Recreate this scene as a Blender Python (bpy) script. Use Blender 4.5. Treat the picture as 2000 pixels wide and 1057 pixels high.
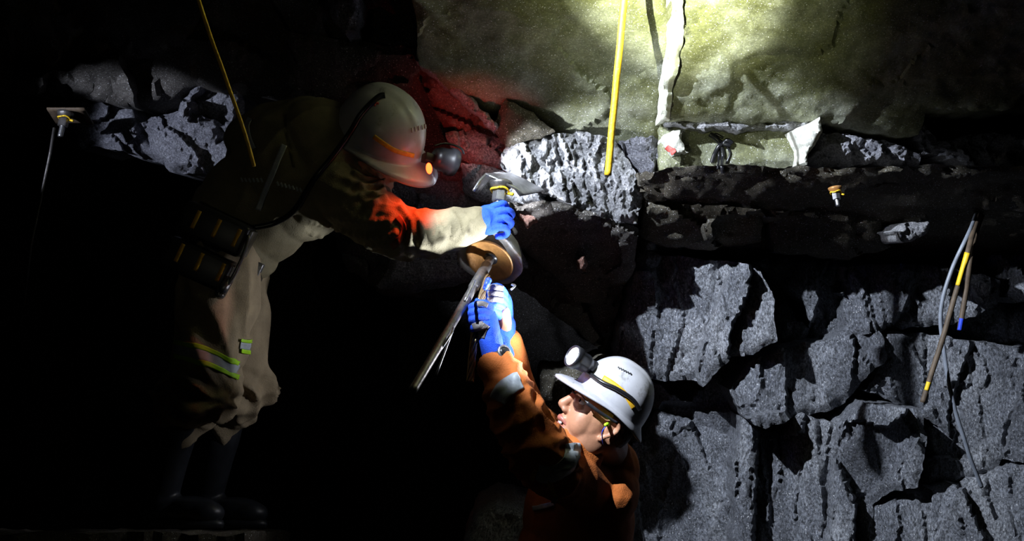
import bpy, bmesh, math, random
from mathutils import Vector, Matrix, noise
from mathutils.geometry import delaunay_2d_cdt
from mathutils.bvhtree import BVHTree

random.seed(7)
S = bpy.context.scene
COL = S.collection
for o in list(bpy.data.objects):
    bpy.data.objects.remove(o, do_unlink=True)

# ------------------------------------------------------------------ camera
CAM = Vector((0, 0, 1.3))
PITCH = math.radians(10)
FPX = 2000 * 50 / 36
cd = bpy.data.cameras.new('camera'); cd.lens = 50; cd.sensor_width = 36
cam = bpy.data.objects.new('camera', cd); COL.objects.link(cam)
cam.location = CAM; cam.rotation_euler = (math.pi / 2 + PITCH, 0, 0)
S.camera = cam
FWD = Vector((0, math.cos(PITCH), math.sin(PITCH)))
UP = Vector((0, -math.sin(PITCH), math.cos(PITCH)))
RT = Vector((1, 0, 0)); TC = -FWD

def P(px, py, d):
    return CAM + FWD * d + RT * ((px - 1000) / FPX * d) + UP * ((528.5 - py) / FPX * d)
def IV(ix, iy, t=0.0):          # direction: image right, image down, towards the viewer
    return RT * ix - UP * iy + TC * t
def RAY(px, py):
    return (P(px, py, 1) - CAM).normalized()

# ------------------------------------------------------------------ light
S.view_settings.view_transform = 'Standard'; S.view_settings.look = 'None'
S.view_settings.exposure = 0.0; S.view_settings.gamma = 1.0
S.view_settings.use_curve_mapping = False
w = bpy.data.worlds.new('world'); S.world = w; w.use_nodes = True
w.node_tree.nodes['Background'].inputs[0].default_value = (0.5, 0.55, 0.7, 1)
w.node_tree.nodes['Background'].inputs[1].default_value = 0.0006

def spot(name, loc, target, power, size, blend, color, radius=0.02):
    d = bpy.data.lights.new(name, 'SPOT'); d.energy = power; d.spot_size = math.radians(size)
    d.spot_blend = blend; d.color = color; d.shadow_soft_size = radius
    o = bpy.data.objects.new(name, d); COL.objects.link(o); o.location = loc
    o.rotation_euler = (Vector(target) - Vector(loc)).to_track_quat('-Z', 'Y').to_euler()
    return o
def point(name, loc, power, color, radius=0.01):
    d = bpy.data.lights.new(name, 'POINT'); d.energy = power; d.color = color; d.shadow_soft_size = radius
    o = bpy.data.objects.new(name, d); COL.objects.link(o); o.location = loc
    return o

# lamp of a helper left of the camera, beam thrown up at the brow
HL = Vector((-1.0, 0.1, 1.30))
spot('helper_lamp_beam', HL, P(1318, -70, 3.95), 7600, 9.5, 1.0, (0.95, 1.0, 0.76), 0.008)
spot('helper_lamp_halo', HL, P(1318, -70, 3.95), 420, 16, 1.0, (0.93, 1.0, 0.60), 0.008)
spot('helper_lamp_spill', HL, P(1290, -40, 4.0), 14, 22, 1.0, (1.0, 0.95, 0.55), 0.008)
spot('second_helper_lamp', HL + Vector((0.02, 0, 0.05)), P(540, 330, 4.0), 4.5, 20, 1.0, (1.0, 0.97, 0.75), 0.008)  # weak fill added to lift the bent miner's back, not a separate lamp
# lamp of a worker up on the left, beam on the right hand wall
spot('wall_lamp_beam', (-0.80, 2.45, 3.02), P(1690, 900, 4.8), 700, 34.5, 0.25, (0.80, 0.88, 1.0), 0.012)
# lamp far left that grazes the ledge
spot('ledge_lamp_beam', P(-700, 60, 3.4), P(320, 292, 4.75), 100, 20, 0.6, (0.75, 0.82, 1.0), 0.012)

# ------------------------------------------------------------------ materials
def newmat(name):
    m = bpy.data.materials.new(name); m.use_nodes = True
    nt = m.node_tree; b = nt.nodes['Principled BSDF']
    return m, nt, b
def N(nt, t, **kw):
    n = nt.nodes.new(t)
    for k, v in kw.items():
        if k in n.inputs.keys(): n.inputs[k].default_value = v
        else: setattr(n, k, v)
    return n
def coords(nt, scale=(1, 1, 1)):
    tc = N(nt, 'ShaderNodeTexCoord'); mp = N(nt, 'ShaderNodeMapping')
    mp.inputs['Scale'].default_value = scale
    nt.links.new(tc.outputs['Object'], mp.inputs['Vector'])
    return mp.outputs['Vector']
def ramp(nt, fac, stops):
    r = N(nt, 'ShaderNodeValToRGB'); cr = r.color_ramp
    while len(cr.elements) < len(stops): cr.elements.new(0.5)
    for e, (p, c) in zip(cr.elements, stops):
        e.position = p; e.color = (*c, 1) if len(c) == 3 else c
    nt.links.new(fac, r.inputs['Fac']); return r.outputs['Color']
def mixc(nt, a, b, fac, mode='MIX'):
    m = N(nt, 'ShaderNodeMix', data_type='RGBA', blend_type=mode)
    for s, v in ((m.inputs[6], a), (m.inputs[7], b), (m.inputs[0], fac)):
        if hasattr(v, 'links'): nt.links.new(v, s)
        else: s.default_value = v if isinstance(v, (int, float)) else (*v, 1)
    return m.outputs[2]

def rockmat(name, c0, c1, c2, speck=0.5, bump=0.6, rough=0.8, patch=None, scale=(1, 1, 1), fleck=0.68):
    m, nt, b = newmat(name)
    v = coords(nt, scale)
    n1 = N(nt, 'ShaderNodeTexNoise', Scale=3.5, Detail=8.0, Roughness=0.62); nt.links.new(v, n1.inputs['Vector'])
    col = ramp(nt, n1.outputs['Fac'], [(0.30, c0), (0.5, c1), (0.72, c2)])
    if patch:
        n5 = N(nt, 'ShaderNodeTexNoise', Scale=patch[0], Detail=5.0, Roughness=0.6); nt.links.new(v, n5.inputs['Vector'])
        f = ramp(nt, n5.outputs['Fac'], [(0.45, (0, 0, 0)), (0.62, (1, 1, 1))])
        col = mixc(nt, col, patch[1], f)
    n2 = N(nt, 'ShaderNodeTexNoise', Scale=150.0, Detail=3.0, Roughness=0.7); nt.links.new(v, n2.inputs['Vector'])
    sp = ramp(nt, n2.outputs['Fac'], [(0.36, (1 - speck,) * 3), (0.5, (0.85,) * 3), (0.68, (1 + speck,) * 3)])
    col = mixc(nt, col, sp, 1.0, 'MULTIPLY')
    n3 = N(nt, 'ShaderNodeTexNoise', Scale=240.0, Detail=1.0); nt.links.new(v, n3.inputs['Vector'])
    fl = ramp(nt, n3.outputs['Fac'], [(fleck, (0, 0, 0)), (fleck + 0.04, (1, 1, 1))])
    col = mixc(nt, col, (0.75, 0.75, 0.78), fl)
    nt.links.new(col, b.inputs['Base Color'])
    b.inputs['Roughness'].default_value = rough
    n4 = N(nt, 'ShaderNodeTexNoise', Scale=38.0, Detail=10.0, Roughness=0.72); nt.links.new(v, n4.inputs['Vector'])
    bp = N(nt, 'ShaderNodeBump', Strength=bump, Distance=0.03)
    nt.links.new(n4.outputs['Fac'], bp.inputs['Height']); nt.links.new(bp.outputs['Normal'], b.inputs['Normal'])
    return m

def simplemat(name, col, rough=0.6, metal=0.0, var=0.25, vscale=20.0, bump=0.0, bscale=80.0, dirt=None, coat=0.0):
    m, nt, b = newmat(name); v = coords(nt)
    n1 = N(nt, 'ShaderNodeTexNoise', Scale=vscale, Detail=6.0, Roughness=0.65); nt.links.new(v, n1.inputs['Vector'])
    lo = tuple(c * (1 - var) for c in col); hi = tuple(min(1, c * (1 + var)) for c in col)
    c = ramp(nt, n1.outputs['Fac'], [(0.3, lo), (0.7, hi)])
    if dirt:
        n2 = N(nt, 'ShaderNodeTexNoise', Scale=dirt[1], Detail=8.0, Roughness=0.7); nt.links.new(v, n2.inputs['Vector'])
        f = ramp(nt, n2.outputs['Fac'], [(dirt[2], (0, 0, 0)), (dirt[2] + 0.12, (1, 1, 1))])
        c = mixc(nt, c, dirt[0], f)
    nt.links.new(c, b.inputs['Base Color'])
    b.inputs['Roughness'].default_value = rough; b.inputs['Metallic'].default_value = metal
    b.inputs['Coat Weight'].default_value = coat
    if bump:
        n3 = N(nt, 'ShaderNodeTexNoise', Scale=bscale, Detail=5.0); nt.links.new(v, n3.inputs['Vector'])
        bp = N(nt, 'ShaderNodeBump', Strength=bump, Distance=0.01)
        nt.links.new(n3.outputs['Fac'], bp.inputs['Height']); nt.links.new(bp.outputs['Normal'], b.inputs['Normal'])
    return m
def emitmat(name, col, strength):
    m, nt, b = newmat(name)
    b.inputs['Base Color'].default_value = (*col, 1)
    b.inputs['Emission Color'].default_value = (*col, 1); b.inputs['Emission Strength'].default_value = strength
    return m

M = {}
M['wall'] = rockmat('rock_blue_grey', (0.10, 0.105, 0.125), (0.20, 0.21, 0.24), (0.40, 0.41, 0.44), 0.75, 0.9, 0.68, scale=(1, 1, 0.55))
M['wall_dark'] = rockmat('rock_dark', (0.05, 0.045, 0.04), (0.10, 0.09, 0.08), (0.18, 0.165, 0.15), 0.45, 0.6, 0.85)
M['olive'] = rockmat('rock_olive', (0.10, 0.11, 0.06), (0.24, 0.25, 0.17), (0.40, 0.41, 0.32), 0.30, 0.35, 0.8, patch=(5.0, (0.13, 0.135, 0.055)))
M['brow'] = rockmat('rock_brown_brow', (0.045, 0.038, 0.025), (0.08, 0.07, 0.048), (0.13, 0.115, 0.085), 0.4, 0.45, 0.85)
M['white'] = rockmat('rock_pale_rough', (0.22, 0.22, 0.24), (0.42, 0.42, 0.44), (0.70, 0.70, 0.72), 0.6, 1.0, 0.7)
M['ledge'] = rockmat('rock_ledge_violet', (0.12, 0.12, 0.15), (0.26, 0.26, 0.30), (0.45, 0.45, 0.50), 0.6, 0.9, 0.7)
M['pale'] = rockmat('rock_pale_facet', (0.40, 0.40, 0.36), (0.55, 0.55, 0.48), (0.70, 0.70, 0.62), 0.25, 0.3, 0.8)
M['rust'] = rockmat('rock_rusty', (0.12, 0.06, 0.05), (0.24, 0.12, 0.09), (0.40, 0.24, 0.20), 0.4, 0.6, 0.75)  # rust tone that also carries the red lamp's light in its colour
M['vein'] = rockmat('quartz_vein', (0.45, 0.46, 0.36), (0.60, 0.61, 0.50), (0.75, 0.76, 0.65), 0.2, 0.3, 0.7)
M['redpaint'] = simplemat('red_paint', (0.55, 0.06, 0.05), 0.6)

# ------------------------------------------------------------------ object helpers
def wloc(o):
    v = Vector((0, 0, 0))
    while o: v += o.location; o = o.parent
    return v
def link_mesh(name, me, mat, parent=None):
    o = bpy.data.objects.new(name, me); COL.objects.link(o)
    if mat and not me.materials: me.materials.append(mat)
    if parent is None:
        n = len(me.vertices)
        xs = [v.co for v in me.vertices]
        lo = Vector([min(c[i] for c in xs) for i in range(3)]); hi = Vector([max(c[i] for c in xs) for i in range(3)])
        c = Vector(((lo.x + hi.x) / 2, (lo.y + hi.y) / 2, lo.z))
        me.transform(Matrix.Translation(-c)); o.location = c
    else:
        o.parent = parent; me.transform(Matrix.Translation(-wloc(parent)))
    return o
def bm_obj(name, bm, mat, parent=None, smooth=True):
    me = bpy.data.meshes.new(name); bmesh.ops.recalc_face_normals(bm, faces=bm.faces); bm.to_mesh(me); bm.free()
    if smooth:
        for p in me.polygons: p.use_smooth = True
    return link_mesh(name, me, mat, parent)
def tag(o, label=None, cat=None, group=None, kind=None):
    if label: o['label'] = label
    if cat: o['category'] = cat
    if group: o['group'] = group
    if kind: o['kind'] = kind
    return o
def empty(name, loc, label=None, cat=None, group=None):
    o = bpy.data.objects.new(name, None); COL.objects.link(o); o.location = loc; o.empty_display_size = 0.1
    return tag(o, label, cat, group)

def ball(bm, c, r, seg=16):
    bmesh.ops.create_uvsphere(bm, u_segments=seg, v_segments=max(8, seg * 3 // 4), radius=r, matrix=Matrix.Translation(c))
def ellipsoid(bm, c, a, b, cc):
    m = Matrix((( a.x, b.x, cc.x, c.x), (a.y, b.y, cc.y, c.y), (a.z, b.z, cc.z, c.z), (0, 0, 0, 1)))
    bmesh.ops.create_icosphere(bm, subdivisions=3, radius=1, matrix=m)
def frame_of(d):
    d = d.normalized(); a = Vector((0, 0, 1)) if abs(d.z) < 0.9 else Vector((1, 0, 0))
    u = d.cross(a).normalized(); return u, d.cross(u).normalized()
def cone(bm, p, q, r1, r2, seg=16):
    d = q - p; u, v = frame_of(d)
    A = []; B = []
    for i in range(seg):
        t = 2 * math.pi * i / seg; k = u * math.cos(t) + v * math.sin(t)
        A.append(bm.verts.new(p + k * r1)); B.append(bm.verts.new(q + k * r2))
    for i in range(seg):
        j = (i + 1) % seg
        bm.faces.new((A[i], A[j], B[j], B[i]))
    bm.faces.new(A[::-1]); bm.faces.new(B)
def limb(bm, pts, radii, seg=16):
    for p, r in zip(pts, radii): ball(bm, p, r, seg)
    for i in range(len(pts) - 1):
        if (pts[i + 1] - pts[i]).length > 1e-5: cone(bm, pts[i], pts[i + 1], radii[i], radii[i + 1], seg)
def spline(pts, n=10):
    out = []
    for i in range(len(pts) - 1):
        p0 = pts[max(i - 1, 0)]; p1 = pts[i]; p2 = pts[i + 1]; p3 = pts[min(i + 2, len(pts) - 1)]
        for k in range(n):
            t = k / n
            out.append(0.5 * ((2 * p1) + (p2 - p0) * t + (2 * p0 - 5 * p1 + 4 * p2 - p3) * t * t + (3 * p1 - p0 - 3 * p2 + p3) * t ** 3))
    out.append(pts[-1].copy()); return out
def tube(bm, pts, r, seg=10, caps=True):
    rr = r if isinstance(r, (list, tuple)) else [r] * len(pts)
    u = None; prev = None
    for i, p in enumerate(pts):
        d = (pts[min(i + 1, len(pts) - 1)] - pts[max(i - 1, 0)]).normalized()
        if u is None: u, _ = frame_of(d)
        u = (u - d * u.dot(d)).normalized(); v = d.cross(u)
        ring = [bm.verts.new(p + (u * math.cos(2 * math.pi * k / seg) + v * math.sin(2 * math.pi * k / seg)) * rr[i]) for k in range(seg)]
        if prev:
            for k in range(seg):
                bm.faces.new((prev[k], prev[(k + 1) % seg], ring[(k + 1) % seg], ring[k]))
        elif caps: bm.faces.new(ring[::-1])
        prev = ring
    if caps: bm.faces.new(prev)
def lathe(bm, origin, axis, prof, seg=40, wob=None):
    u, v = frame_of(axis); a = axis.normalized(); prev = None
    for (h, r) in prof:
        ring = []
        for k in range(seg):
            t = 2 * math.pi * k / seg
            rr = r * (wob(t, h) if wob else 1)
            ring.append(bm.verts.new(origin + a * h + (u * math.cos(t) + v * math.sin(t)) * max(rr, 1e-4)))
        if prev:
            for k in range(seg):
                bm.faces.new((prev[k], prev[(k + 1) % seg], ring[(k + 1) % seg], ring[k]))
        prev = ring
def prism(bm, c, axes, half, bevel=0.0):
    a, b, d = axes
    vs = [bm.verts.new(c + a * (sx * half[0]) + b * (sy * half[1]) + d * (sz * half[2])) for sx in (-1, 1) for sy in (-1, 1) for sz in (-1, 1)]
    fs = [bm.faces.new([vs[i] for i in q]) for q in ((0, 1, 3, 2), (4, 6, 7, 5), (0, 4, 5, 1), (2, 3, 7, 6), (0, 2, 6, 4), (1, 5, 7, 3))]
    if bevel:
        es = list({e for f in fs for e in f.edges})
        bmesh.ops.bevel(bm, geom=es, offset=bevel, segments=3, affect='EDGES', profile=0.5)

def remesh(bm, voxel, sm=3, fac=0.5):
    me = bpy.data.meshes.new('tmp'); bm.to_mesh(me); bm.free()
    o = bpy.data.objects.new('tmp', me); COL.objects.link(o)
    r = o.modifiers.new('r', 'REMESH'); r.mode = 'VOXEL'; r.voxel_size = voxel; r.use_smooth_shade = True
    s = o.modifiers.new('s', 'SMOOTH'); s.factor = fac; s.iterations = sm
    dg = bpy.context.evaluated_depsgraph_get()
    out = bpy.data.meshes.new_from_object(o.evaluated_get(dg))
    bpy.data.objects.remove(o, do_unlink=True); bpy.data.meshes.remove(me)
    for p in out.polygons: p.use_smooth = True
    return out
def displace(me, fn):
    ns = [v.normal.copy() for v in me.vertices]
    for v, n in zip(me.vertices, ns):
        v.co += n * fn(v.co, n)
    me.update()
def folds(axis, f=14.0, squeeze=0.75, amp=0.008, seed=0.0, warp=0.05):
    a = axis.normalized(); off = Vector((seed, seed * 1.7, -seed))
    def fn(p, n):
        q = p + noise.noise_vector(p * 5 + off) * warp
        q = q - a * (a.dot(q) * squeeze)
        k = noise.noise(q * f + off)
        k2 = noise.noise(q * f * 2.3 + off * 2)
        return amp * (1.0 - 2.2 * abs(k)) + amp * 0.4 * k2
    return fn
BVHS = {}
def bvh(objs):
    vs = []; fs = []
    for o in objs:
        L = wloc(o); b = len(vs)
        vs += [v.co + L for v in o.data.vertices]; fs += [[b + i for i in p.vertices] for p in o.data.polygons]
    return BVHTree.FromPolygons(vs, fs)
def hit(tree, px, py):
    h = tree.ray_cast(CAM, RAY(px, py))
    return (h[0], h[1]) if h[0] is not None else (None, None)
def decal(name, tree, pts, width, mat, parent, off=0.004, n=8, m=4, thick=0.002):
    """a strip of tape laid onto a surface: thin closed band following it"""
    ps = spline([Vector((x, y, 0)) for x, y in pts], n) if len(pts) > 2 else [Vector((pts[0][0], pts[0][1], 0)).lerp(Vector((pts[1][0], pts[1][1], 0)), i / (n * 2)) for i in range(n * 2 + 1)]
    W = width if callable(width) else (lambda t: width)
    grid = []
    for i, p in enumerate(ps):
        d = (ps[min(i + 1, len(ps) - 1)] - ps[max(i - 1, 0)]).normalized(); s = Vector((-d.y, d.x, 0))
        row = []
        for j in range(m + 1):
            q = p + s * ((j / m - 0.5) * W(i / (len(ps) - 1)))
            h, nn = hit(tree, q.x, q.y)
            row.append((h, nn) if h is not None else None)
        grid.append(row)
    bm = bmesh.new(); top = {}; bot = {}
    for i, r in enumerate(grid):
        for j, e in enumerate(r):
            if e:
                nn = e[1] if e[1].dot(RAY(1000, 528)) < 0 else -e[1]
                top[i, j] = bm.verts.new(e[0] + nn * off)
    for i in range(len(grid) - 1):
        for j in range(m):
            ks = [(i, j), (i + 1, j), (i + 1, j + 1), (i, j + 1)]
            if all(k in top for k in ks):
                co = [top[k].co for k in ks]
                if max((co[a] - co[b]).length for a in range(4) for b in range(a)) < 0.09:
                    bm.faces.new([top[k] for k in ks])
    loose = [v for v in bm.verts if not v.link_faces]; bmesh.ops.delete(bm, geom=loose, context='VERTS')
    if not bm.faces: bm.free(); return None
    todo = set(bm.verts); isl = []      # keep the one connected piece
    while todo:
        st_ = [todo.pop()]; cur = []
        while st_:
            v_ = st_.pop(); cur.append(v_)
            for e_ in v_.link_edges:
                q_ = e_.other_vert(v_)
                if q_ in todo: todo.discard(q_); st_.append(q_)
        isl.append(cur)
    isl.sort(key=len)
    for c_ in isl[:-1]: bmesh.ops.delete(bm, geom=c_, context='VERTS')
    bmesh.ops.recalc_face_normals(bm, faces=bm.faces)
    bmesh.ops.solidify(bm, geom=bm.faces[:], thickness=thick)
    return bm_obj(name, bm, mat, parent)
def cable_on(name, tree, pts, r, mat, parent, lift=0.0, fallback=4.0, n=8, seg=10):
    ps = spline([Vector((x, y, 0)) for x, y in pts], n); out = []; last = fallback
    dep = []
    for p in ps:
        h, nn = hit(tree, p.x, p.y)
        dep.append((h - CAM).dot(FWD) if h is not None else None)
    good = [i for i, d in enumerate(dep) if d is not None]
    for i in range(len(dep)):
        if dep[i] is None:
            dep[i] = dep[min(good, key=lambda g: abs(g - i))] if good else fallback
    for _ in range(6):
        dep = [min(dep[i], (dep[max(i - 1, 0)] + dep[i] + dep[min(i + 1, len(dep) - 1)]) / 3) for i in range(len(dep))]
    out = [P(p.x, p.y, d - r - lift) for p, d in zip(ps, dep)]
    bm = bmesh.new(); tube(bm, out, r, seg)
    return bm_obj(name, bm, mat, parent)

# ------------------------------------------------------------------ rock
def facet(p, cell, tilt, step):
    q = p / cell
    d, pts = noise.voronoi(q)
    c = pts[0]; g = noise.cell_vector(c * 7.31 + Vector((3.1, 9.2, 5.5)))
    return (g.dot(q - c) - 0.25) * tilt * cell + (g.x - 0.5) * step
def rock(name, poly, d0, gx=0.0, gy=0.0, mat='wall', parent=None, sp=7.0, amp=0.06, cell=0.30, tilt=0.42, step=0.009,
         edge=0.035, ew=9.0, thick=0.5, jag=4.0, seed=0.0, stretch=(1, 1, 1), fine=0.012, flare=0.0):
    """one block of rock: rough broken front, ragged rim, sides running back into the mass"""
    cx = sum(p[0] for p in poly) / len(poly); cy = sum(p[1] for p in poly) / len(poly)
    B = []
    for i in range(len(poly)):
        a = Vector(poly[i]).to_2d(); b = Vector(poly[(i + 1) % len(poly)]).to_2d(); L = (b - a).length
        k = max(1, int(L / sp))
        nrm = Vector((-(b - a).y, (b - a).x)) / max(L, 1e-6)
        for j in range(k):
            q = a.lerp(b, j / k)
            j_ = noise.noise(Vector((q.x * 0.025, q.y * 0.025, seed + 3.3))) * 1.6 + noise.noise(Vector((q.x * 0.09, q.y * 0.09, seed)))
            B.append(q + nrm * (jag * j_))
    nb = len(B)
    x0 = min(p.x for p in B); x1 = max(p.x for p in B); y0 = min(p.y for p in B); y1 = max(p.y for p in B)
    segs = [(B[i], B[(i + 1) % nb]) for i in range(nb)]
    pts = list(B); rnd = random.Random(int(seed * 100) + 5)
    yy = y0
    row = 0
    while yy < y1:
        # crossings for scanline inside test
        xs = sorted(a.x + (yy - a.y) / (b.y - a.y) * (b.x - a.x) for a, b in segs if (a.y > yy) != (b.y > yy))
        for s in range(0, len(xs) - 1, 2):
            x = xs[s] + sp * (0.6 if row % 2 else 0.9)
            while x < xs[s + 1] - sp * 0.5:
                pts.append(Vector((x + rnd.uniform(-.25, .25) * sp, yy + rnd.uniform(-.2, .2) * sp))); x += sp
        yy += sp; row += 1
    r = delaunay_2d_cdt(pts, [(i, (i + 1) % nb) for i in range(nb)], [], 1, 1e-3)
    vs2, fs = r[0], r[2]
    off = Vector((seed * 3.7, seed * 1.3, seed * 2.1)); st = Vector(stretch)
    # distance to rim through a coarse bucket grid
    bs = ew * 2.5; buck = {}
    for p in B: buck.setdefault((int(p.x // bs), int(p.y // bs)), []).append(p)
    V = []
    for p in vs2:
        d = d0 + gx * (p.x - cx) / 100 + gy * (p.y - cy) / 100
        w3 = P(p.x, p.y, d); q = Vector((w3.x * st.x, w3.y * st.y, w3.z * st.z)) + off
        h = amp * noise.fractal(q * 2.2, 0.9, 2.1, 4) + facet(q + noise.noise_vector(q * 4) * 0.05, cell, tilt, step)
        h += facet(q * 1.0 + Vector((5, 5, 5)), cell * 0.33, tilt * 0.5, step * 0.3)
        h += fine * noise.fractal(q * 14.0, 0.7, 2.2, 5)
        bx, by = int(p.x // bs), int(p.y // bs); e = 1e9
        for ax in (-1, 0, 1):
            for ay in (-1, 0, 1):
                for b in buck.get((bx + ax, by + ay), ()):
                    e = min(e, (b - p).length_squared)
        if e < 1e8: h -= edge * math.exp(-e / (ew * ew))
        V.append(P(p.x, p.y, d - h))
    cnt = {}
    for f in fs:
        for i in range(len(f)):
            a, b = f[i], f[(i + 1) % len(f)]
            cnt[(min(a, b), max(a, b))] = cnt.get((min(a, b), max(a, b)), 0) + 1
    F = [list(f) for f in fs]
    bd = [e for e, c in cnt.items() if c == 1]; bv = {}
    for a, b in bd:
        for i in (a, b):
            if i not in bv:
                bv[i] = len(V)
                out = (Vector((vs2[i].x - cx, vs2[i].y - cy)).normalized() * flare)
                V.append(V[i] + FWD * thick + IV(out.x, out.y))
    for a, b in bd: F.append([a, b, bv[b], bv[a]])
    me = bpy.data.meshes.new(name); me.from_pydata([tuple(v) for v in V], [], F)
    bm = bmesh.new(); bm.from_mesh(me); bmesh.ops.recalc_face_normals(bm, faces=bm.faces)
    # front must face the camera
    f0 = max(bm.faces, key=lambda f: f.calc_area())
    bm.to_mesh(me); bm.free()
    for p in me.polygons: p.use_smooth = True
    try: me.set_sharp_from_angle(angle=math.radians(42))
    except Exception: pass
    return link_mesh(name, me, M[mat], parent)

def sheet(name, fn, nu, nv, mat, parent=None, kind=None):
    bm = bmesh.new(); g = [[bm.verts.new(fn(i / nu, j / nv)) for j in range(nv + 1)] for i in range(nu + 1)]
    for i in range(nu):
        for j in range(nv): bm.faces.new((g[i][j], g[i + 1][j], g[i + 1][j + 1], g[i][j + 1]))
    return bm_obj(name, bm, mat, parent)

# floor and roof of the heading
def floor_fn(u, v):
    x = -5 + 10 * u; y = -2.5 + 11 * v
    return Vector((x, y, -0.04 + 0.05 * noise.fractal(Vector((x, y, 0)) * 1.5, 0.9, 2, 4)))
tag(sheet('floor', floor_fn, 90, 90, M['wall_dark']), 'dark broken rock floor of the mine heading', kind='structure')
def roof_fn(u, v):
    x = -5 + 10 * u; y = -2.5 + 11 * v
    return Vector((x, y, 3.75 + 0.22 * noise.fractal(Vector((x, y, 7)) * 1.1, 0.9, 2, 4)))
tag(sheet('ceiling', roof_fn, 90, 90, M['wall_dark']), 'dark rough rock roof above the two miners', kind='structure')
def back_fn(u, v):
    px = -900 + 3800 * u; py = 1500 - 1700 * v; d = 6.9 - 0.3 * math.cos(u * 6.28)
    p = P(px, py, d)
    return p - FWD * (0.5 * noise.fractal(p * 0.9, 0.9, 2, 5))
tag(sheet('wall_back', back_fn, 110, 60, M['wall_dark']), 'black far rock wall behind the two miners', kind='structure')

# right hand wall: base mass and the blocks standing proud of it
wr = rock('wall_right', [(1195, 420), (2300, 400), (2300, 1500), (1150, 1500), (1190, 760), (1205, 560)], 5.04, 0.0, 0.0, 'wall', None, sp=11, amp=0.08, seed=1.0, thick=0.9)
tag(wr, 'blue grey fractured rock wall right of the miners', kind='structure')
ST = (1.25, 1, 0.65)
def wblk(poly, d0, gx=0.0, gy=0.0, seed=0.0, mat='wall', **kw):
    kw.setdefault('stretch', ST); kw.setdefault('sp', 5.5); kw.setdefault('edge', 0.022)
    cx_ = sum(q[0] for q in poly) / len(poly); cy_ = sum(q[1] for q in poly) / len(poly)
    poly = [(cx_ + (x - cx_) * 1.035, cy_ + (y - cy_) * 1.035) for x, y in poly]
    return rock('rock_block', poly, d0, gx, gy, mat, wr, seed=seed, **kw)
wblk([(1248, 498), (1330, 503), (1400, 512), (1395, 600), (1385, 690), (1360, 740), (1290, 742), (1208, 725), (1212, 640), (1240, 560)], 4.70, 0.03, 0.0, 2.1)
wblk([(1400, 512), (1478, 520), (1510, 600), (1515, 665), (1470, 690), (1425, 695), (1375, 752), (1362, 735), (1385, 640), (1392, 570)], 4.60, -0.05, 0.0, 2.6)
wblk([(1480, 515), (1560, 508), (1648, 514), (1650, 570), (1640, 650), (1588, 684), (1575, 600), (1520, 545)], 4.86, 0.02, 0.03, 3.2)
wblk([(1655, 524), (1740, 518), (1835, 522), (1950, 548), (1945, 596), (1860, 632), (1760, 640), (1652, 655)], 4.80, 0.02, 0.0, 3.9)
wblk([(1470, 700), (1520, 688), (1610, 664), (1700, 640), (1725, 668), (1728, 700), (1680, 745), (1640, 792), (1560, 812), (1500, 832), (1450, 808), (1430, 760)], 4.72, 0.05, -0.02, 4.4, tilt=0.4, step=0.03)
wblk([(1715, 646), (1850, 660), (1985, 682), (2300, 690), (2300, 905), (1990, 900), (1900, 880), (1830, 830), (1790, 800), (1700, 765), (1735, 700)], 4.82, 0.0, 0.0, 5.1)
wblk([(1640, 838), (1690, 792), (1740, 800), (1800, 806), (1806, 880), (1790, 950), (1740, 962), (1705, 985), (1700, 1160), (1624, 1160), (1630, 960)], 4.66, 0.02, 0.02, 5.7)
wblk([(1448, 822), (1500, 836), (1570, 815), (1640, 835), (1632, 900), (1622, 1160), (1500, 1160), (1428, 1160), (1440, 960)], 4.78, 0.0, 0.0, 6.3, stretch=(2.2, 1, 0.35))
wblk([(1285, 806), (1370, 835), (1442, 862), (1440, 960), (1425, 1160), (1150, 1160), (1200, 900)], 4.92, -0.02, 0.0, 6.9)
wblk([(1690, 985), (1760, 972), (1860, 950), (1960, 915), (2300, 905), (2300, 1160), (1692, 1160)], 4.74, 0.0, -0.05, 7.4)
wblk([(1810, 800), (1880, 830), (1960, 890), (1940, 925), (1850, 948), (1800, 960), (1815, 900)], 4.88, 0.0, 0.0, 7.9)
wblk([(1950, 600), (2300, 560), (2300, 690), (2000, 680), (1880, 650)], 5.02, 0, 0, 8.3)
wblk([(1945, 500), (2300, 480), (2300, 570), (1985, 590), (1948, 560)], 4.84, 0, 0, 8.8)
wblk([(1252, 452), (1300, 462), (1330, 488), (1255, 494)], 4.72, 0, 0, 9.2)

# brow: the overhang whose underside runs back to the wall
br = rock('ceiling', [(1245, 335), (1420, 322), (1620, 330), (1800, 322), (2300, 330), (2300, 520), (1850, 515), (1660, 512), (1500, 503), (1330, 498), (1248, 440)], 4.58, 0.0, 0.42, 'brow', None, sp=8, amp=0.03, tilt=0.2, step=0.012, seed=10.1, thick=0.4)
tag(br, 'brown underside of the rock brow over the right wall', kind='structure')
def bblk(poly, d0, gx=0.0, gy=0.0, mat='olive', seed=0.0, **kw):
    kw.setdefault('sp', 7)
    return rock('rock_block', poly, d0, gx, gy, mat, br, seed=seed, **kw)
U_ = dict(amp=0.014, tilt=0.06, step=0.006, cell=0.35, edge=0.02)
bblk([(1075, -400), (1300, -400), (1312, 0), (1308, 120), (1290, 232), (1282, 300), (1190, 290), (1085, 255), (985, 195), (960, 240), (820, 122), (760, -400)], 4.12, 0.0, 0.17, 'olive', 11.0, thick=0.9, **U_)
bblk([(1312, -400), (2300, -400), (2300, 200), (1810, 215), (1795, 265), (1700, 262), (1600, 236), (1450, 240), (1296, 236), (1312, 120)], 4.10, 0.0, 0.17, 'olive', 11.7, thick=0.9, **U_)
bblk([(1290, 246), (1400, 250), (1540, 252), (1585, 262), (1570, 320), (1480, 330), (1380, 340), (1290, 345)], 4.44, 0.0, 0.02, 'olive', 12.2, thick=0.7, **U_)
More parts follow.
